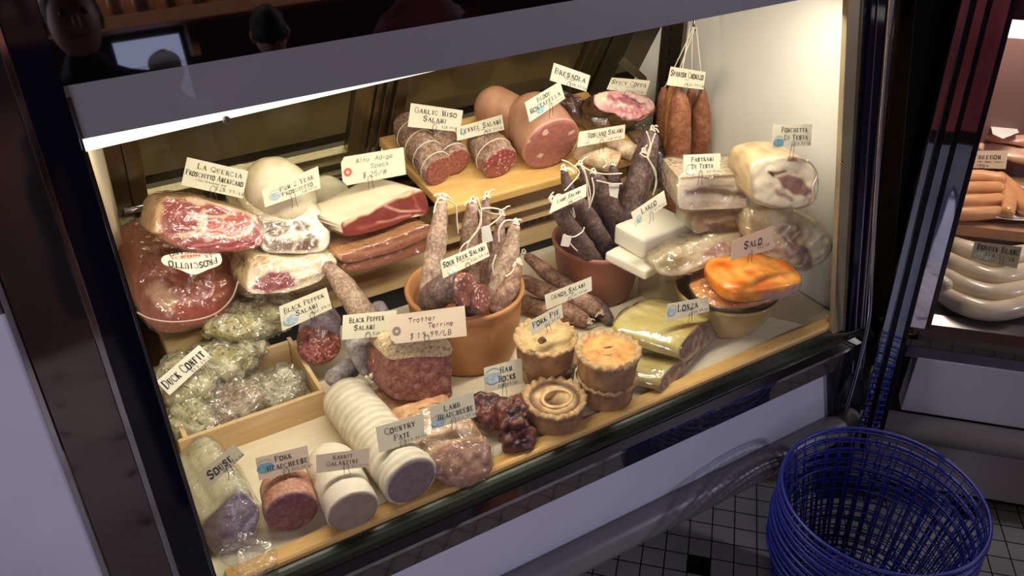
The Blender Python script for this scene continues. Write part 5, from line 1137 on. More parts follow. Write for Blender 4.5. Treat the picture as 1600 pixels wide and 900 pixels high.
# speck
t = thing('speck', V(590, 368, Y=1.40), 'speck slab with a thick white fat top and deep red meat side', 'speck')
RED = ncol([(112, 52, 46), (138, 70, 58), (152, 88, 74)], 30); FAT = ncol([(222, 206, 170), (238, 228, 200)], 22)
poly = [(512, 322), (513, 318), (530, 325), (536, 345), (570, 330), (610, 313), (645, 296), (662, 297), (668, 312), (668, 330), (640, 340), (610, 352), (570, 364), (540, 369), (526, 350)]
poly = [(536, 346), (565, 334), (605, 314), (640, 297), (660, 297), (669, 315), (668, 334), (640, 341), (612, 353), (575, 364), (542, 369), (534, 358)]
face = pattern((124, 58, 50), [([(536, 340), (600, 312), (655, 292), (658, 298), (605, 318), (538, 352)], (222, 190, 150), 4, None), ([(600, 322), (625, 330), (655, 328)], (216, 160, 140), 3, 1.5), ([(590, 348), (615, 342), (640, 336)], (196, 130, 110), 3, 1.6), ([(560, 356), (590, 350)], (160, 84, 76), 4, 2), ([(638, 345), (650, 338), (662, 340)], (222, 190, 140), 3, 2.5), ([(645, 300), (650, 320), (662, 330)], (170, 90, 76), 3, 1.5)], 1.5)
TP = V(575, 300, Y=1.44)
b = slab('meat', poly, V(600, 368, Y=1.365), (.15, -.95, .15), (-.055, .08, .006), MP, t, face=face, sidefn=lambda p, tt, bb: lerpc(lin((92, 62, 38)), (1, 1, 1), 0) if (bb.x < V(538, 352, Y=1.37).x + .004 and tt > .25 and noise.noise(p * 60) > -.25 and bb.z < V(536, 346, Y=1.37).z + .004) else (FAT(p) if bb.z > V(600, 345, Y=1.365).z - .0 - (bb.x - V(600, 345, Y=1.365).x) * .0 + .004 else RED(p)), nz=.002, seed=6, bulge=.001, prof=[(0, .985), (.02, 1), (.3, 1), (.6, 1), (.85, .98), (.95, .93), (1, .8)])
for i, (lab, poly, Y, ex, dz) in enumerate((('flat vacuum-sealed pink slab directly beneath the speck', [(538, 397), (600, 378), (668, 352), (672, 368), (640, 384), (600, 398), (542, 411)], 1.352, (-.03, .10, .0), 0), ('lower vacuum-sealed slab under the first, lying on the wooden step', [(542, 412), (600, 398), (670, 370), (672, 388), (640, 402), (596, 415), (545, 425)], 1.358, (-.03, .09, -.002), 0))):
    t = thing('sealed_slab', V(600, poly[-1][1], Y=Y), lab, 'sealed meat', 'vacuum-sealed slabs under the speck')
    b = slab('meat', poly, V(600, 400, Y=Y), (.12, -.97, .1), ex, MP, t, face=pattern((150, 92, 70), [([(540, 400), (600, 388), (670, 360)], (182, 128, 96), 6, 2)] if i == 0 else [], 2), sidefn=ncol([(186, 128, 84), (206, 152, 104)], 18), nz=.0015, seed=7 + i, smoothp=True, bulge=.001, prof=[(0, .98), (.02, 1), (.5, 1), (.95, .98), (1, .92)])
    wrapof(b, .002, .002, 45, mwrap('shiny_film', .22, .04, 45, 1.0), t)
# black pepper salamis
g = 'black pepper salamis'
BPC = mcasing('pepper_casing', (104, 88, 100), (142, 128, 138), (180, 168, 160), 50)
t = salami('long netted black pepper salami running from the wooden step to its price card', [(514, 418), (535, 445), (560, 480), (580, 512)], [1.33, 1.30, 1.26, 1.235], [11, 17, 20, 20], SAL2, grp=g, seed=71, wrap=True)
t = salami('cut black pepper salami with a rough red speckled face, on the blue reflection sheet', [(500, 498), (499, 520)], [1.34, 1.30], [30, 32], BPC, 'cut_salami', grp=g, cap=('round', 'flat'), seed=72, nz=.004)
p = V(501, 533, z=.565); p = V(500, 535, Y=1.285)
disc('cut_face', p, (.05, -.75, .66), rpx(34, p), PEPPER, t, nz=.003, bulge=.007, thick=.018)
salami('grey black pepper salami pointing down with a tied string end, under its card', [(555, 516), (560, 545), (572, 578)], [1.20, 1.18, 1.16], [19, 18, 11], mcasing('grey_casing', (112, 104, 104), (146, 138, 134), (190, 184, 172)), grp=g, seed=73, nz=.002)
t = salami('short grey salami lying at the corner of the wooden crate', [(520, 590), (548, 575)], [1.18, 1.20], [14, 16], mcasing('grey_casing', (112, 104, 104), (146, 138, 134), (190, 184, 172)), grp=g, seed=74, wrap=True)
salami('dark salami end behind the white net salami by the orange pot', [(590, 482), (600, 500)], [1.32, 1.30], [13, 15], BPC, grp=g, seed=75)
salami('dark salami lying beneath the second black pepper card', [(592, 535), (600, 555)], [1.22, 1.20], [15, 15], BPC, grp=g, seed=76)
st = thing('butchers_string', V(585, 590, Y=1.13), 'white string loop tied at the end of the grey salami beside the trotter terrine', 'string')
m = MB().tube([V(x, y, Y=1.13) for x, y in ((578, 590), (585, 578), (594, 566), (594, 556), (586, 558), (584, 566))], .0018, seg=6, sub=20).tube([V(x, y, Y=1.13) for x, y in ((580, 592), (590, 574), (604, 569), (612, 572))], .0018, seg=6, sub=16).tube([V(x, y, Y=1.13) for x, y in ((572, 588), (580, 597), (588, 590), (578, 586))], .003, seg=6, sub=12)
m.build('string', STRING, st, True, fix=False)
# duck confit bags
DUCK = [(176, 160, 92), (218, 206, 140), (232, 226, 190), (186, 168, 130)]
DB = mwrap('duck_bag_film', .45, .26, 60, 1.0, (.95, .95, .9, 1), (.76, .76, .66, 1))
for i, (lab, c, r, rot, sd, cs) in enumerate((
    ('yellowish bag of duck confit heaped at the back of the crate', (385, 500, .625), (.085, .055, .036), (0, .25, .35), 1, DUCK),
    ('bag of duck confit with dark herbs in the middle of the crate', (350, 560, .600), (.080, .05, .030), (0, .1, .2), 2, DUCK),
    ('bag of duck confit below the rear bags, under the price card', (290, 600, .600), (.050, .06, .040), (0, 0, .1), 3, [(170, 164, 110), (210, 204, 160), (190, 184, 150)]),
    ('small crumpled duck confit bag at the front left of the crate', (300, 655, .575), (.045, .04, .030), (0, 0, 0), 4, [(160, 158, 110), (206, 202, 160), (130, 110, 104)]),
    ('greyish bag of duck legs at the front of the crate', (370, 628, .567), (.058, .045, .028), (.0, .0, .3), 5, [(140, 110, 100), (176, 150, 130), (200, 190, 160)]),
    ('clear bag of duck confit in the right corner of the crate', (432, 605, .563), (.042, .05, .026), (0, 0, .2), 6, [(150, 140, 110), (200, 196, 170), (214, 210, 186)]),
    ('knobbly duck confit bag top nearest the pepper salami card', (425, 478, .640), (.045, .04, .030), (0, 0, .6), 7, DUCK))):
    p = V(c[0], c[1], z=c[2]); t = thing('duck_confit_bag', p, lab, 'bag of duck confit', 'duck confit bags in the crate')
    cf = ncol(cs, 24, sd); hf = lambda q, cf=cf, sd=sd: (lerpc(cf(q), lin((70, 62, 40)), .8) if noise.noise(q * 150 + Vector((sd, 0, 0))) > .38 else cf(q))
    b = blob('duck_leg', p, r, mvc('confit_skin', .3, .4, 60, .2, 60, .3), t, rot=rot, nz=.012, ns=30, colfn=hf, seed=sd + 50, seg=110, rings=70)
    wrapof(b, .002, .007, 75, DB, t, name='plastic_bag', floor=.537)

# ================================================================= PRICE CARDS
def L2(a, b, pr='$28.99/LB', sm=None, h=.26, va=.26, vb=.58):
    r = [(a, .5, va, h, 's', .88)]
    if b: r.append((b, .5, vb, h, 's', .92))
    if sm: r.append((sm, .5, .72, .06, 's', .6))
    r.append((pr, .80, .86, .13, 's', .34)); return r
D = Vector
card('cream price card reading La Quercia prosciutto americano', [(292.5, 245.5), (388, 267.5), (379, 310), (283, 289)], 1.40, [('LA QUERCIA', .56, .22, .22, 's'), ('PROSCIUTTO AMERICANO', .5, .5, .22, 's', .94), ('CURED BERKSHIRE HAM', .45, .7, .08, 's', .5), ('$28.99/LB', .78, .85, .14, 's')], wire=(.5, 1))
card('price card reading PQM 2 year prosciutto on the pale ham', [(409, 297), (497, 259.5), (501, 294), (414, 324)], 1.36, [('PQM 2 YEAR', .6, .36, .26, 's', .72), ('PROSCIUTTO', .6, .66, .24, 's', .7), ('$30.99/LB', .8, .88, .12, 's')], art=('blue', .2, .6, .22), wire=(.5, 1.0))
card('handwritten tag reading Alto Adige speck $25, with a red ring', [(532, 246), (630.5, 230), (634.5, 272.5), (536, 291)], 1.385, [('Alto  Adige', .52, .22, .18, 'hand', .62), ('Speck', .6, .47, .18, 'hand'), ('$ 25/#', .5, .76, .20, 'hand')], cut=True, hole=(.09, .55, (190, 70, 50)), wire=(.42, 1.0))
card('price card reading garlic miso salami', [(642, 161), (723.5, 172.5), (719, 206), (637, 198)], 1.45, L2('GARLIC MISO', 'SALAMI', sm='CURED PORK'), wire=(.5, 1.0))
card('price card reading fennel salami', [(714, 199), (784.5, 179), (788, 202.5), (714, 220)], 1.43, [('FENNEL SALAMI', .52, .38, .40, 's', .9), ('CURED PORK', .5, .64, .1, 's', .3), ('$28.99/LB', .78, .82, .2, 's')], art=('teal', .14, .55, .16), wire=(.6, 1.1))
card('price card reading blood mortadella', [(820, 160), (875, 127), (883, 154), (827.5, 191)], 1.345, [('BLOOD', .5, .24, .26, 's', .5), ('MORTADELLA', .5, .56, .30, 's', .92), ('$21.99/LB', .78, .86, .13, 's')], art=('teal', .34, .75, .2), wire=(.6, 1.0))
card('white price card reading bresaola in a clear sleeve', [(865.5, 98), (922.5, 118), (916, 143), (859, 125.5)], 1.47, [('BRESAOLA', .5, .38, .36, 's', .86), ('CURED BEEF', .48, .62, .1, 's', .4), ('$38.99/LB', .76, .84, .16, 's')], wire=(.5, 1.0), wl=.03, paper=mplain('white_card', (226, 226, 206), .5, var=.03))
card('price card reading spicy coppa', [(956, 121), (1016, 126), (1009, 149), (948, 139.5)], 1.43, [('SPICY COPPA', .5, .34, .36, 's', .92), ('CURED PORK', .55, .6, .1, 's', .5), ('$32.99/LB', .74, .84, .16, 's')], art=('pale', .25, .8, .16), wire=(.5, 1.1))
card('price card reading Toscano salami', [(905, 206), (977, 194.5), (976, 216), (902, 230)], 1.33, [('TOSCANO SALAMI', .58, .36, .38, 's', .78), ('CURED PORK', .5, .62, .12, 's', .3), ('$28.99/LB', .78, .84, .16, 's')], art=('pale', .2, .7, .2), wire=(.5, 1.05))
card('price card reading Spanish chorizo on the hanging bunch', [(1048, 104), (1103, 112.5), (1099, 140), (1042, 133)], 1.30, [('SPANISH CHORIZO', .5, .32, .36, 's', .92), ('CURED', .5, .58, .08, 's', .25), ('$26.99/LB', .76, .82, .16, 's')], wire=(.5, 1.05))
card('price card reading porchetta di testa above the round slice', [(1209, 194), (1269, 194), (1267, 228), (1206, 230)], 1.00, [('PORCHETTA', .55, .24, .24, 's', .82), ('DI TESTA', .6, .58, .26, 's', .62), ('$19.99/LB', .76, .86, .14, 's')], art=('strong', .16, .82, .2), wire=(.52, 1.0), wl=.03)
card('price card reading pastrami di testa on the striped slab', [(1068, 242), (1126, 239.5), (1124.5, 271), (1067.5, 274.5)], 1.075, [('PASTRAMI', .52, .24, .25, 's', .66), ('DI TESTA', .52, .58, .25, 's', .6), ('$21.99/LB', .82, .86, .12, 's')], art=('pale', .2, .8, .22), wire=(.46, 1.05))
card('price card reading lamb salami, tilted at the brown pot', [(865, 310), (916, 287.5), (916, 307), (858, 334)], 1.165, [('LAMB SALAMI', .5, .34, .34, 's', .7), ('CURED LAMB', .5, .6, .1, 's', .3), ('$34.99/LB', .68, .8, .16, 's')], wire=(.55, 1.1))
card('price card reading lardo on the white block', [(986, 332), (1037.5, 297.5), (1042, 319.5), (992.5, 354)], 1.10, [('LARDO', .5, .36, .40, 's', .6), ('CURED FAT', .6, .6, .1, 's', .4), ('$14.99/LB', .78, .8, .14, 's')], art=('teal', .15, .75, .18), wire=(.5, 1.05), wl=.016)
card('price card reading salo above the orange slab', [(1144, 376), (1209, 352.5), (1207.5, 389), (1142, 407.5)], .955, [('SALO', .52, .45, .38, 's', .52), ('$22/LB', .76, .72, .16, 's')], wire=(.45, 1.0), wl=.018, paper=mplain('pinkish_card', (200, 164, 140), .6, var=.04))
card('price card reading sour beer salami at the orange pot', [(688, 407.5), (759, 377.5), (765.5, 400), (692.5, 435)], 1.10, [('SOUR BEER SALAMI', .5, .30, .34, 's', .92), ('CURED PORK', .5, .56, .1, 's', .3), ('$26.99/LB', .8, .74, .18, 's')], art=('pale', .2, .8, .22), wire=(.52, 1.05))
card('price card reading Genoa salami between the pots', [(851, 461), (924, 432), (925, 454), (854, 484)], 1.09, [('GENOA SALAMI', .5, .34, .34, 's', .82), ('CURED PORK', .5, .58, .12, 's', .3), ('$26.99/LB', .72, .78, .18, 's')], wire=(.5, 1.1), wl=.012)
card('price card reading pork pie on the top left pie', [(826, 502.5), (877.5, 475), (880, 496), (832, 525)], 1.025, [('PORK PIE', .5, .36, .44, 's', .84), ('$19.99/LB', .66, .80, .2, 's')], wire=(.5, 1.2), wl=.006)
card('price card reading Lonza on the yellow loin', [(1043, 475), (1107, 463.5), (1108.5, 486), (1040, 503)], .985, [('LONZA', .50, .36, .46, 's', .5), ('CURED PORK', .5, .62, .1, 's', .3), ('$33.99/LB', .78, .80, .18, 's')], art=('blue', .12, .5, .25), wire=(.55, 1.1), wl=.014)
card('white slanting price card reading duck confit', [(244, 596), (311, 539), (331, 557.5), (265, 617.5)], 1.26, [('DUCK CONFIT', .5, .45, .58, 's', .92), ('$19.99/LB', .8, .88, .2, 's')], wire=None, nrm=(0, -.7, .7), paper=mplain('white_card', (226, 226, 206), .5, var=.03))
card('left of the two price cards reading black pepper salami, over the cut red salami', [(436, 479), (510, 449), (519, 482), (441, 517.5)], 1.25, [('BLACK PEPPER', .5, .26, .24, 's', .84), ('SALAMI', .54, .56, .24, 's', .46), ('$26.99/LB', .82, .80, .14, 's')], art=('blue', .2, .72, .24), wire=(.6, 1.0))
card('right of the two price cards reading black pepper salami, partly behind the trotter tag', [(536, 492.5), (620, 484.5), (617, 524), (534, 531)], 1.13, [('BLACK PEPPER', .45, .24, .24, 's', .66), ('SALAMI', .42, .56, .24, 's', .4), ('$26.99/LB', .78, .84, .13, 's')], wire=(.48, 1.0))
card('handwritten tag reading Trotter Terrine $19.99/LB with a grey ring', [(608, 493), (726, 477.5), (729.5, 525), (611, 538)], 1.085, [('Trotter', .42, .26, .2, 'hand', .36), ('Terrine', .66, .5, .2, 'hand', .34), ('$ 19.99/LB', .52, .8, .2, 'hand', .6)], cut=True, hole=(.08, .56, (130, 112, 106)), wire=(.46, 1.0), wl=.012, paper=mplain('manila_tag', (206, 186, 160), .6, var=.04))
card('price card reading lamb headcheese on the pink loaf', [(671, 636), (739.5, 612), (744, 651), (675, 671)], .945, [('LAMB', .5, .28, .26, 's', .4), ('HEADCHEESE', .56, .58, .27, 's', .82), ('$16.99/LB', .8, .86, .13, 's')], art=('blue', .16, .78, .22), wire=(.48, 1.0), wl=.014)
card('price card reading ham hocks above the dark hocks', [(756, 575), (815.5, 559), (817, 599), (757.5, 614)], 1.035, [('HAM', .58, .26, .26, 's', .34), ('HOCKS', .6, .6, .27, 's', .46), ('$10.99/LB', .6, .86, .12, 's')], art=('blue', .22, .5, .26), wire=(.5, 1.0), wl=.028)
card('price card reading country pate on the ribbed log', [(587, 667.5), (661, 645.5), (665, 684), (592.5, 707.5)], .945, [('COUNTRY', .5, .28, .27, 's', .66), ('PATE', .52, .62, .27, 's', .36), ('$19.99/LB', .8, .88, .13, 's')], wire=(.5, 1.0), wl=.010)
card('price card reading rabbit galantine on the white log', [(494, 711), (577, 700), (577, 729), (495, 739.5)], .945, [('RABBIT', .5, .26, .26, 's', .44), ('GALANTINE', .5, .58, .28, 's', .74), ('$16.99/LB', .82, .86, .13, 's')], wire=(.55, 1.0), wl=.014, paper=mplain('grey_card', (196, 176, 152), .6, var=.04))
card('price card reading pork headcheese with a blue sketch', [(399, 716), (480, 696), (486, 731), (405, 751)], .985, [('PORK', .52, .24, .27, 's', .34), ('HEADCHEESE', .58, .58, .28, 's', .8), ('$16.99/LB', .84, .86, .13, 's')], art=('strong', .15, .5, .24), wire=(.52, 1.0), wl=.02, paper=mplain('grey_card', (196, 176, 152), .6, var=.04))
card('tilted translucent price card reading souse', [(307, 742), (366, 694), (382, 711), (322, 766)], .99, [('SOUSE', .5, .5, .55, 's', .62), ('$13.99/LB', .75, .88, .2, 's')], wire=(.6, 1.05), wl=.018, paper=mplain('faded_card', (190, 182, 150), .6, var=.04))

# ================================================================= SECOND CASE CONTENTS
def plate(lab, c, r, tilt=0):
    t = thing('oval_plate', c, lab, 'plate', 'white oval plates in the second case'); v = []; N = 72
    pr = [(0.02, .003), (.6, .003), (.72, .006), (.86, .014), (1.0, .019), (1.0, .016), (.86, .010), (.7, .001), (.02, 0)]
    for q, z in pr:
        for k in range(N): a = 2 * math.pi * k / N; v.append(c + S2 * math.cos(a) * r[0] * q + D2 * math.sin(a) * r[1] * q + Vector((0, 0, z)))
    n = len(pr); f = [(i * N + k, i * N + (k + 1) % N, (i + 1) * N + (k + 1) % N, (i + 1) * N + k) for i in range(n - 1) for k in range(N)]
    f += [tuple(range(N))[::-1], tuple((n - 1) * N + k for k in range(N))]
    mobj('plate_body', v, f, mplain('white_porcelain', (226, 220, 212), .15, var=.02, bumpst=0, coat=.5), t)
    e = [c + S2 * math.cos(a) * r[0] * .9 + D2 * math.sin(a) * r[1] * .9 + Vector((0, 0, .0165)) for a in np.linspace(0, 6.283, 60)]
    tube('rim_line', e, .0008, mplain('rim_line', (60, 54, 56), .4), t, seg=5)
    return t
pc = V(1548, 455, z=.536)
plate('white oval plate with a thin rim line under the boudin blanc', pc, (.125, .095))
BOU = mvc('boudin_skin', .35, .15, 60, .08, 30, .4)
bcol = ncol([(206, 186, 158), (222, 206, 180), (214, 196, 170)], 20)
for i, (lab, px, z, r) in enumerate((
    ('boudin blanc sausage nearest the glass, lowest on the plate', [(1468, 455), (1500, 474), (1545, 486), (1592, 480), (1640, 462)], .560, 16),
    ('boudin blanc sausage second from the glass', [(1474, 430), (1510, 450), (1550, 460), (1592, 455), (1640, 440)], .566, 16),
    ('boudin blanc sausage third from the glass', [(1478, 404), (1515, 424), (1555, 434), (1592, 428), (1640, 415)], .572, 16),
    ('boudin blanc sausage at the back under the price card', [(1476, 378), (1510, 392), (1550, 402), (1590, 400), (1640, 392)], .578, 17),
    ('short boudin blanc end poking out at the left of the plate', [(1455, 432), (1468, 440), (1478, 445)], .580, 12))):
    P = [V(x, y, z=z) for x, y in px]; rr = r / FPX * (P[1] - CAMP).dot(fw); t = thing('boudin_blanc', P[0], lab, 'sausage', 'boudin blanc sausages')
    tube('sausage', P, [rr * .8, rr, rr, rr, rr * .9], BOU, t, seg=26, sub=20, cap0='round', cap1='round', nz=.001, ns=30, seed=i, colfn=lambda p, q: bcol(p))
pc2 = V(1560, 322, z=.627)
plate('white oval plate of orange frankfurters on the raised shelf', pc2, (.13, .10))
FRK = mvc('frankfurter_skin', .3, .1, 60, .1, 30, .5); fcol = ncol([(200, 142, 92), (214, 156, 106), (206, 148, 98)], 20)
for i, (lab, px, z, r) in enumerate((
    ('lowest frankfurter nearest the glass on the raised plate', [(1490, 334), (1520, 334), (1558, 332)], .648, 11),
    ('frankfurter second from the glass on the raised plate', [(1490, 314), (1525, 314), (1560, 312)], .655, 11),
    ('frankfurter third from the glass on the raised plate', [(1492, 294), (1530, 294), (1560, 294)], .665, 11),
    ('topmost frankfurter under the Freedom card', [(1500, 276), (1530, 276), (1562, 280)], .675, 11),
    ('curved frankfurter end turned down at the right of the stack', [(1562, 290), (1576, 310), (1574, 332)], .655, 11),
    ('long frankfurter crossing behind to the right edge', [(1562, 278), (1585, 300), (1602, 325)], .650, 12))):
    P = [V(x, y, z=z) for x, y in px]; rr = r / FPX * (P[1] - CAMP).dot(fw); t = thing('frankfurter', P[0], lab, 'sausage', 'frankfurters')
    tube('sausage', P, [rr * .9, rr, rr * .95], FRK, t, seg=24, sub=14, cap0='round', cap1='round', nz=.0006, seed=i, colfn=lambda p, q: fcol(p))
PK = mvc('pork_cut', .35, .2, 60, .15, 50, .3)
for i, (lab, px, z, r, cs) in enumerate((
    ('stack of wrapped tan pork at the back of the second case, uppermost', (1590, 148), .78, (.09, .07, .022), [(176, 120, 80), (206, 156, 116), (196, 140, 104)]),
    ('pale wrapped pork cut second in the pile at the back', (1592, 180), .745, (.10, .07, .020), [(206, 180, 146), (214, 190, 160), (196, 150, 126)]),
    ('pinkish pork cut with a white sticker third in the pile', (1590, 205), .715, (.10, .08, .016), [(196, 130, 112), (214, 160, 140), (176, 110, 96)]),
    ('lowest pale pink pork cut above the Freedom card', (1588, 230), .685, (.10, .08, .018), [(206, 160, 136), (222, 186, 160), (190, 136, 120)]))):
    p = V(*px, z=z); t = thing('pork_cut', p, lab, 'pork cut', 'pile of pork cuts'); blob('meat', p, r, PK, t, rot=(0, 0, -.785), pw=.75, nz=.006, ns=22, colfn=ncol(cs, 22, i), seed=i + 80)
    if i == 2: MB().prism([V(1545, 186, z=.742), V(1583, 192, z=.742), V(1592, 207, z=.742), V(1567, 217, z=.742), V(1551, 210, z=.742)], (0, 0, .0008)).build('price_sticker', mplain('white_sticker2', (220, 218, 210), .5), t)
_pt = thing('wooden_block', V(1588, 235, z=.65), 'brown board under the pile of pork cuts in the second case', 'board')
_c = V(1590, 232, z=.667); MB().box(_c + D2 * .02 + Vector((0, 0, -.021)), (.22, .15, .040), Matrix.Rotation(-math.pi / 4, 3, 'Z')).build('board', mplain('block_brown', (150, 112, 80), .5), _pt, bevel=.003)
bigc = mplain('dull_card', (206, 186, 156), .6, var=.04)
cn = tuple(-D2 * .93 + Vector((0, 0, .3)))
def pY(px, py, z): return V(px, py, z=z).y
card('cream price card reading Freedom above the frankfurters', [(1512, 236), (1575.5, 235), (1571.5, 264), (1508, 262)], pY(1540, 264, .69), [('FREEDOM', .52, .34, .28, 's', .76), ('(RANGER PORK, SMOKED, SAUSAGE)', .5, .62, .1, 's', .9), ('$12.99/LB', .3, .84, .16, 's')], wire=(.4, 1.0), nrm=cn, paper=bigc)
card('translucent price card reading boudin blanc on the white sausages', [(1523, 377), (1597, 386), (1589, 420), (1516, 403)], pY(1550, 412, .60), [('BOUDIN BLANC', .54, .26, .34, 's', .9), ('$14.99/LB', .6, .62, .2, 's')], art=('pale', .25, .72, .26), wire=(.65, .95), nrm=cn, paper=mplain('grey_green_card', (178, 172, 140), .6, var=.04))
card('pale green card at the top right of the second case', [(1584, 150), (1612, 118), (1640, 150), (1606, 168)], pY(1600, 160, .80), [('PORK', .5, .5, .3, 's', .5)], wire=None, nrm=cn, paper=mplain('green_card', (170, 190, 166), .6, var=.04))

# ================================================================= BLUE BASKETS
BLUE = mplain('blue_plastic', (26, 36, 128), .35, var=.08, sc=12, bumpst=0)
def basket_geo():
    m = MB(); H = .26; R1, R0 = .179, .128
    def ring(r, z, th, n=72): m.tube([Vector((math.cos(a) * r, math.sin(a) * r, z)) for a in np.linspace(0, 2 * math.pi, n + 1)], th, seg=6)
    return m, H, R1, R0, ring
def make_basket(lab):
    t = thing('shopping_basket', (0, 0, 0), lab, 'basket', 'stacked round blue baskets')
    H = .26; R1, R0 = .179, .120; N = 40
    rr = lambda z: R0 + (R1 - R0) * (z / H) ** .8
    def ring(m, r, z, th, n=60): m.tube([Vector((math.cos(a) * r, math.sin(a) * r, z)) for a in np.linspace(0, 2 * math.pi, n + 1)], th, seg=5)
    m = MB(); ring(m, R1, H, .0038, 80); ring(m, R1 + .003, H - .012, .0022, 80); m.build('rim', BLUE, t, True, fix=False)
    m = MB()
    for k in range(N):
        a = 2 * math.pi * k / N; m.tube([Vector((math.cos(a) * rr(z), math.sin(a) * rr(z), z)) for z in np.linspace(0.004, H, 6)], .0016, seg=4)
    for z in (.02, .07, .12, .17, .215): ring(m, rr(z), z, .0016, 48)
    m.build('lattice_side', BLUE, t, True, fix=False)
    m = MB()
    for r in (.03, .06, .09, .128): ring(m, r, .004, .002, 36)
    for k in range(30):
        a = 2 * math.pi * k / 30; m.tube([Vector((math.cos(a) * .02, math.sin(a) * .02, .004)), Vector((math.cos(a) * .128, math.sin(a) * .128, .004))], .0015, seg=4)
    m.box((0, 0, .004), (.05, .05, .004)); m.build('base_grid', BLUE, t, True, fix=False)
    for k in range(2):
        m = MB(); a = math.radians(35 + 180 * k); c = Vector((math.cos(a), math.sin(a), 0)) * (R1 - .004) + Vector((0, 0, H - .014)); s = Vector((-math.sin(a), math.cos(a), 0))
        m.tube([c - s * .012, c - s * .01 - Vector((0, 0, .02)), c + s * .01 - Vector((0, 0, .02)), c + s * .012], .002, seg=5, sub=10)
        m.build('handle_hook', BLUE, t, True, fix=False)
    return t
BC = Vector((1.149, .606, 0)); nbk = 6; stepz = .028
labs = ['topmost round blue plastic basket, its open rim facing up'] + ['round blue plastic basket nested in the stack, %s below the topmost' % w_ for w_ in ('first', 'second', 'third', 'fourth')] + ['lowest round blue plastic basket of the stack, standing on the tiles']
bk = make_basket(labs[-1]); bk.location = BC + Vector((0, 0, .0)); rnd = random.Random(2)
for i in range(1, nbk):
    o = bk.copy(); COL.objects.link(o)
    for c_ in bk.children: d = c_.copy(); COL.objects.link(d); d.parent = o
    o['label'] = labs[nbk - 1 - i]
    off = Vector((rnd.uniform(-.003, .003), rnd.uniform(-.003, .003), 0)) if i < nbk - 1 else Vector((0, 0, 0))
    o.location = BC + off + Vector((0, 0, stepz * i)); o.rotation_euler = (0, 0, rnd.uniform(-.012, .012) + (.05 if i == nbk - 1 else 0))

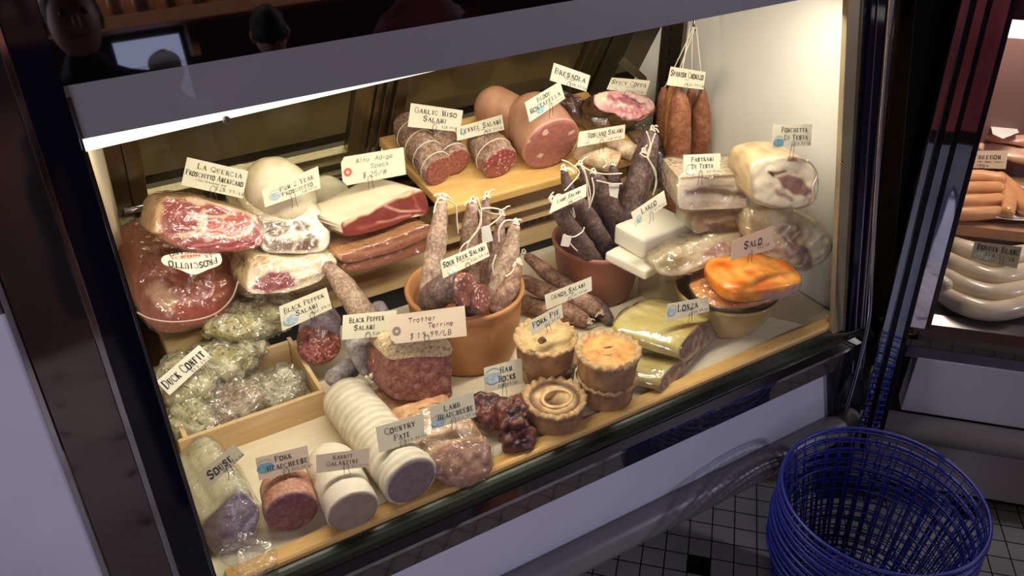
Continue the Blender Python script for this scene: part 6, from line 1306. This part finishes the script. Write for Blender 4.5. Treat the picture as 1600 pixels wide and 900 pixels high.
# ================================================================= PEOPLE SEEN ONLY AS REFLECTIONS
def person(loc, yaw, h, lab, top, hair, cap=None, arm='down', legs=(40, 42, 60), belt=(24, 20, 24)):
    t = thing('person', Vector(loc), lab, 'person'); k = h / 1.75; L = Vector(loc); R = Matrix.Rotation(yaw, 3, 'Z')
    J = {'pel': ((0, 0, .95), .14), 'sp': ((0, 0, 1.15), .13), 'ch': ((0, .0, 1.34), .155), 'nk': ((0, .0, 1.48), .062), 'hd': ((0, .01, 1.56), .07)}
    E = [('pel', 'sp'), ('sp', 'ch'), ('ch', 'nk'), ('nk', 'hd')]
    for s, q in ((-1, 'l'), (1, 'r')):
        J['hip' + q] = ((.09 * s, 0, .88), .1); J['kn' + q] = ((.1 * s, .01, .48), .062); J['an' + q] = ((.1 * s, 0, .08), .045); J['to' + q] = ((.11 * s, .16, .03), .032)
        J['sh' + q] = ((.17 * s, 0, 1.40), .065)
        if arm == 'up': J['el' + q] = ((.22 * s, .12, 1.17), .045); J['wr' + q] = ((.10 * s, .30, 1.30), .03); J['pa' + q] = ((.07 * s, .35, 1.35), .026)
        else: J['el' + q] = ((.24 * s, -.02, 1.12), .045); J['wr' + q] = ((.25 * s, .06, .88), .03); J['pa' + q] = ((.25 * s, .08, .80), .028)
        E += [('pel', 'hip' + q), ('hip' + q, 'kn' + q), ('kn' + q, 'an' + q), ('an' + q, 'to' + q), ('ch', 'sh' + q), ('sh' + q, 'el' + q), ('el' + q, 'wr' + q), ('wr' + q, 'pa' + q)]
        for f_ in range(5):
            n_ = 'f%d%s' % (f_, q); b = Vector(J['pa' + q][0]); d = Vector(((f_ - 2) * .014, .03, .035 if arm == 'up' else -.06)) if f_ else Vector((-.035 * s, .025, -.01))
            J[n_] = (tuple(b + d), .009); E.append(('pa' + q, n_))
    names = list(J); v = [L + R @ (Vector(J[n_][0]) * k) for n_ in names]
    me = bpy.data.meshes.new('body'); me.from_pydata([tuple(x) for x in v], [(names.index(a), names.index(b)) for a, b in E], []); o = bpy.data.objects.new('body', me); COL.objects.link(o)
    o.parent = t; o.matrix_parent_inverse = Matrix.Translation(t.location).inverted()
    sk = o.modifiers.new('skin', 'SKIN'); sk.use_smooth_shade = True
    for i, n_ in enumerate(names): me.skin_vertices[0].data[i].radius = (J[n_][1] * k,) * 2
    me.skin_vertices[0].data[0].use_root = True
    sb = o.modifiers.new('sub', 'SUBSURF'); sb.levels = 1; sb.render_levels = 1
    gm = NT('clothes'); sp = gm.n('ShaderNodeSeparateXYZ'); gm.l(gm.pos(), sp.inputs[0]); mu = gm.n('ShaderNodeMath', operation='DIVIDE'); gm.l(sp.outputs[2], mu.inputs[0]); mu.inputs[1].default_value = h
    gm.principled(gm.mix(1.0, gm.ramp(mu.outputs[0], [(0, lin((30, 26, 26))), (.05, lin(legs)), (.545, lin(belt)), (.57, lin(top))], 'CONSTANT'), gm.ramp(gm.noise(9, 3), [(.3, .75), (.7, 1.0)]), 'MULTIPLY'), .85); me.materials.append(gm.m)
    SKN = mplain('skin_tone', (206, 150, 124), .5, var=.05, bumpst=0); hc = L + R @ Vector((0, .02, 1.63)) * k
    hd = blob('head', hc, (.076 * k, .095 * k, .118 * k), SKN, t, rot=(0, 0, yaw), nz=.001, seg=32, rings=22)
    f = MB()
    f.tube([hc + R @ Vector((0, .093, .02)) * k, hc + R @ Vector((0, .112, -.015)) * k, hc + R @ Vector((0, .092, -.025)) * k], .011 * k, seg=8)
    for s in (-1, 1): f.tube([hc + R @ Vector((.075 * s, -.005, .03)) * k, hc + R @ Vector((.085 * s, -.02, .0)) * k, hc + R @ Vector((.075 * s, -.005, -.03)) * k], .010 * k, seg=8)
    f.build('nose_and_ears', SKN, t, True)
    for s in (-1, 1): blob('eye', hc + R @ Vector((.03 * s, .086, .018)) * k, (.011 * k,) * 3, mplain('eye_dark', (40, 30, 28), .3, bumpst=0), t, seg=12, rings=8, nz=0)
    tube('mouth', [hc + R @ Vector((x, .088 - abs(x) * .3, -.052)) * k for x in (-.024, -.01, .01, .024)], .005 * k, mplain('lips', (150, 80, 74), .5, bumpst=0), t, seg=6)
    blob('hair', hc + R @ Vector((0, -.022, .028)) * k, (.084 * k, .092 * k, .108 * k), mplain('hair_%d' % hair[0], hair, .7), t, rot=(0, 0, yaw), nz=.006, seg=32, rings=20)
    if cap:
        c_ = blob('cap', hc + R @ Vector((0, -.005, .06)) * k, (.09 * k, .105 * k, .075 * k), mplain('cap_cloth', cap, .8), t, rot=(0, 0, yaw), nz=.001, seg=32, rings=16)
    return t
person((.19, -.75, 0), 0, 1.58, 'person in a dark jumper with short hair, standing behind the viewer looking into the case', (16, 18, 30), (50, 36, 28))
person((.62, -2.3, 0), math.pi, 1.42, 'person in a white shirt and grey cap seen from behind by the window', (150, 160, 190), (60, 50, 44), cap=(90, 92, 110))
person((.95, -1.6, 0), math.pi + .2, 1.50, 'person in black with dark hair bending near the shelves behind the viewer', (12, 12, 14), (20, 16, 14))
person((.955, -.06, 0), math.radians(-32), 1.60, 'person in a pink top and pale blue jeans standing beside the viewer', (206, 112, 134), (18, 14, 14), legs=(170, 186, 224), belt=(40, 26, 34))
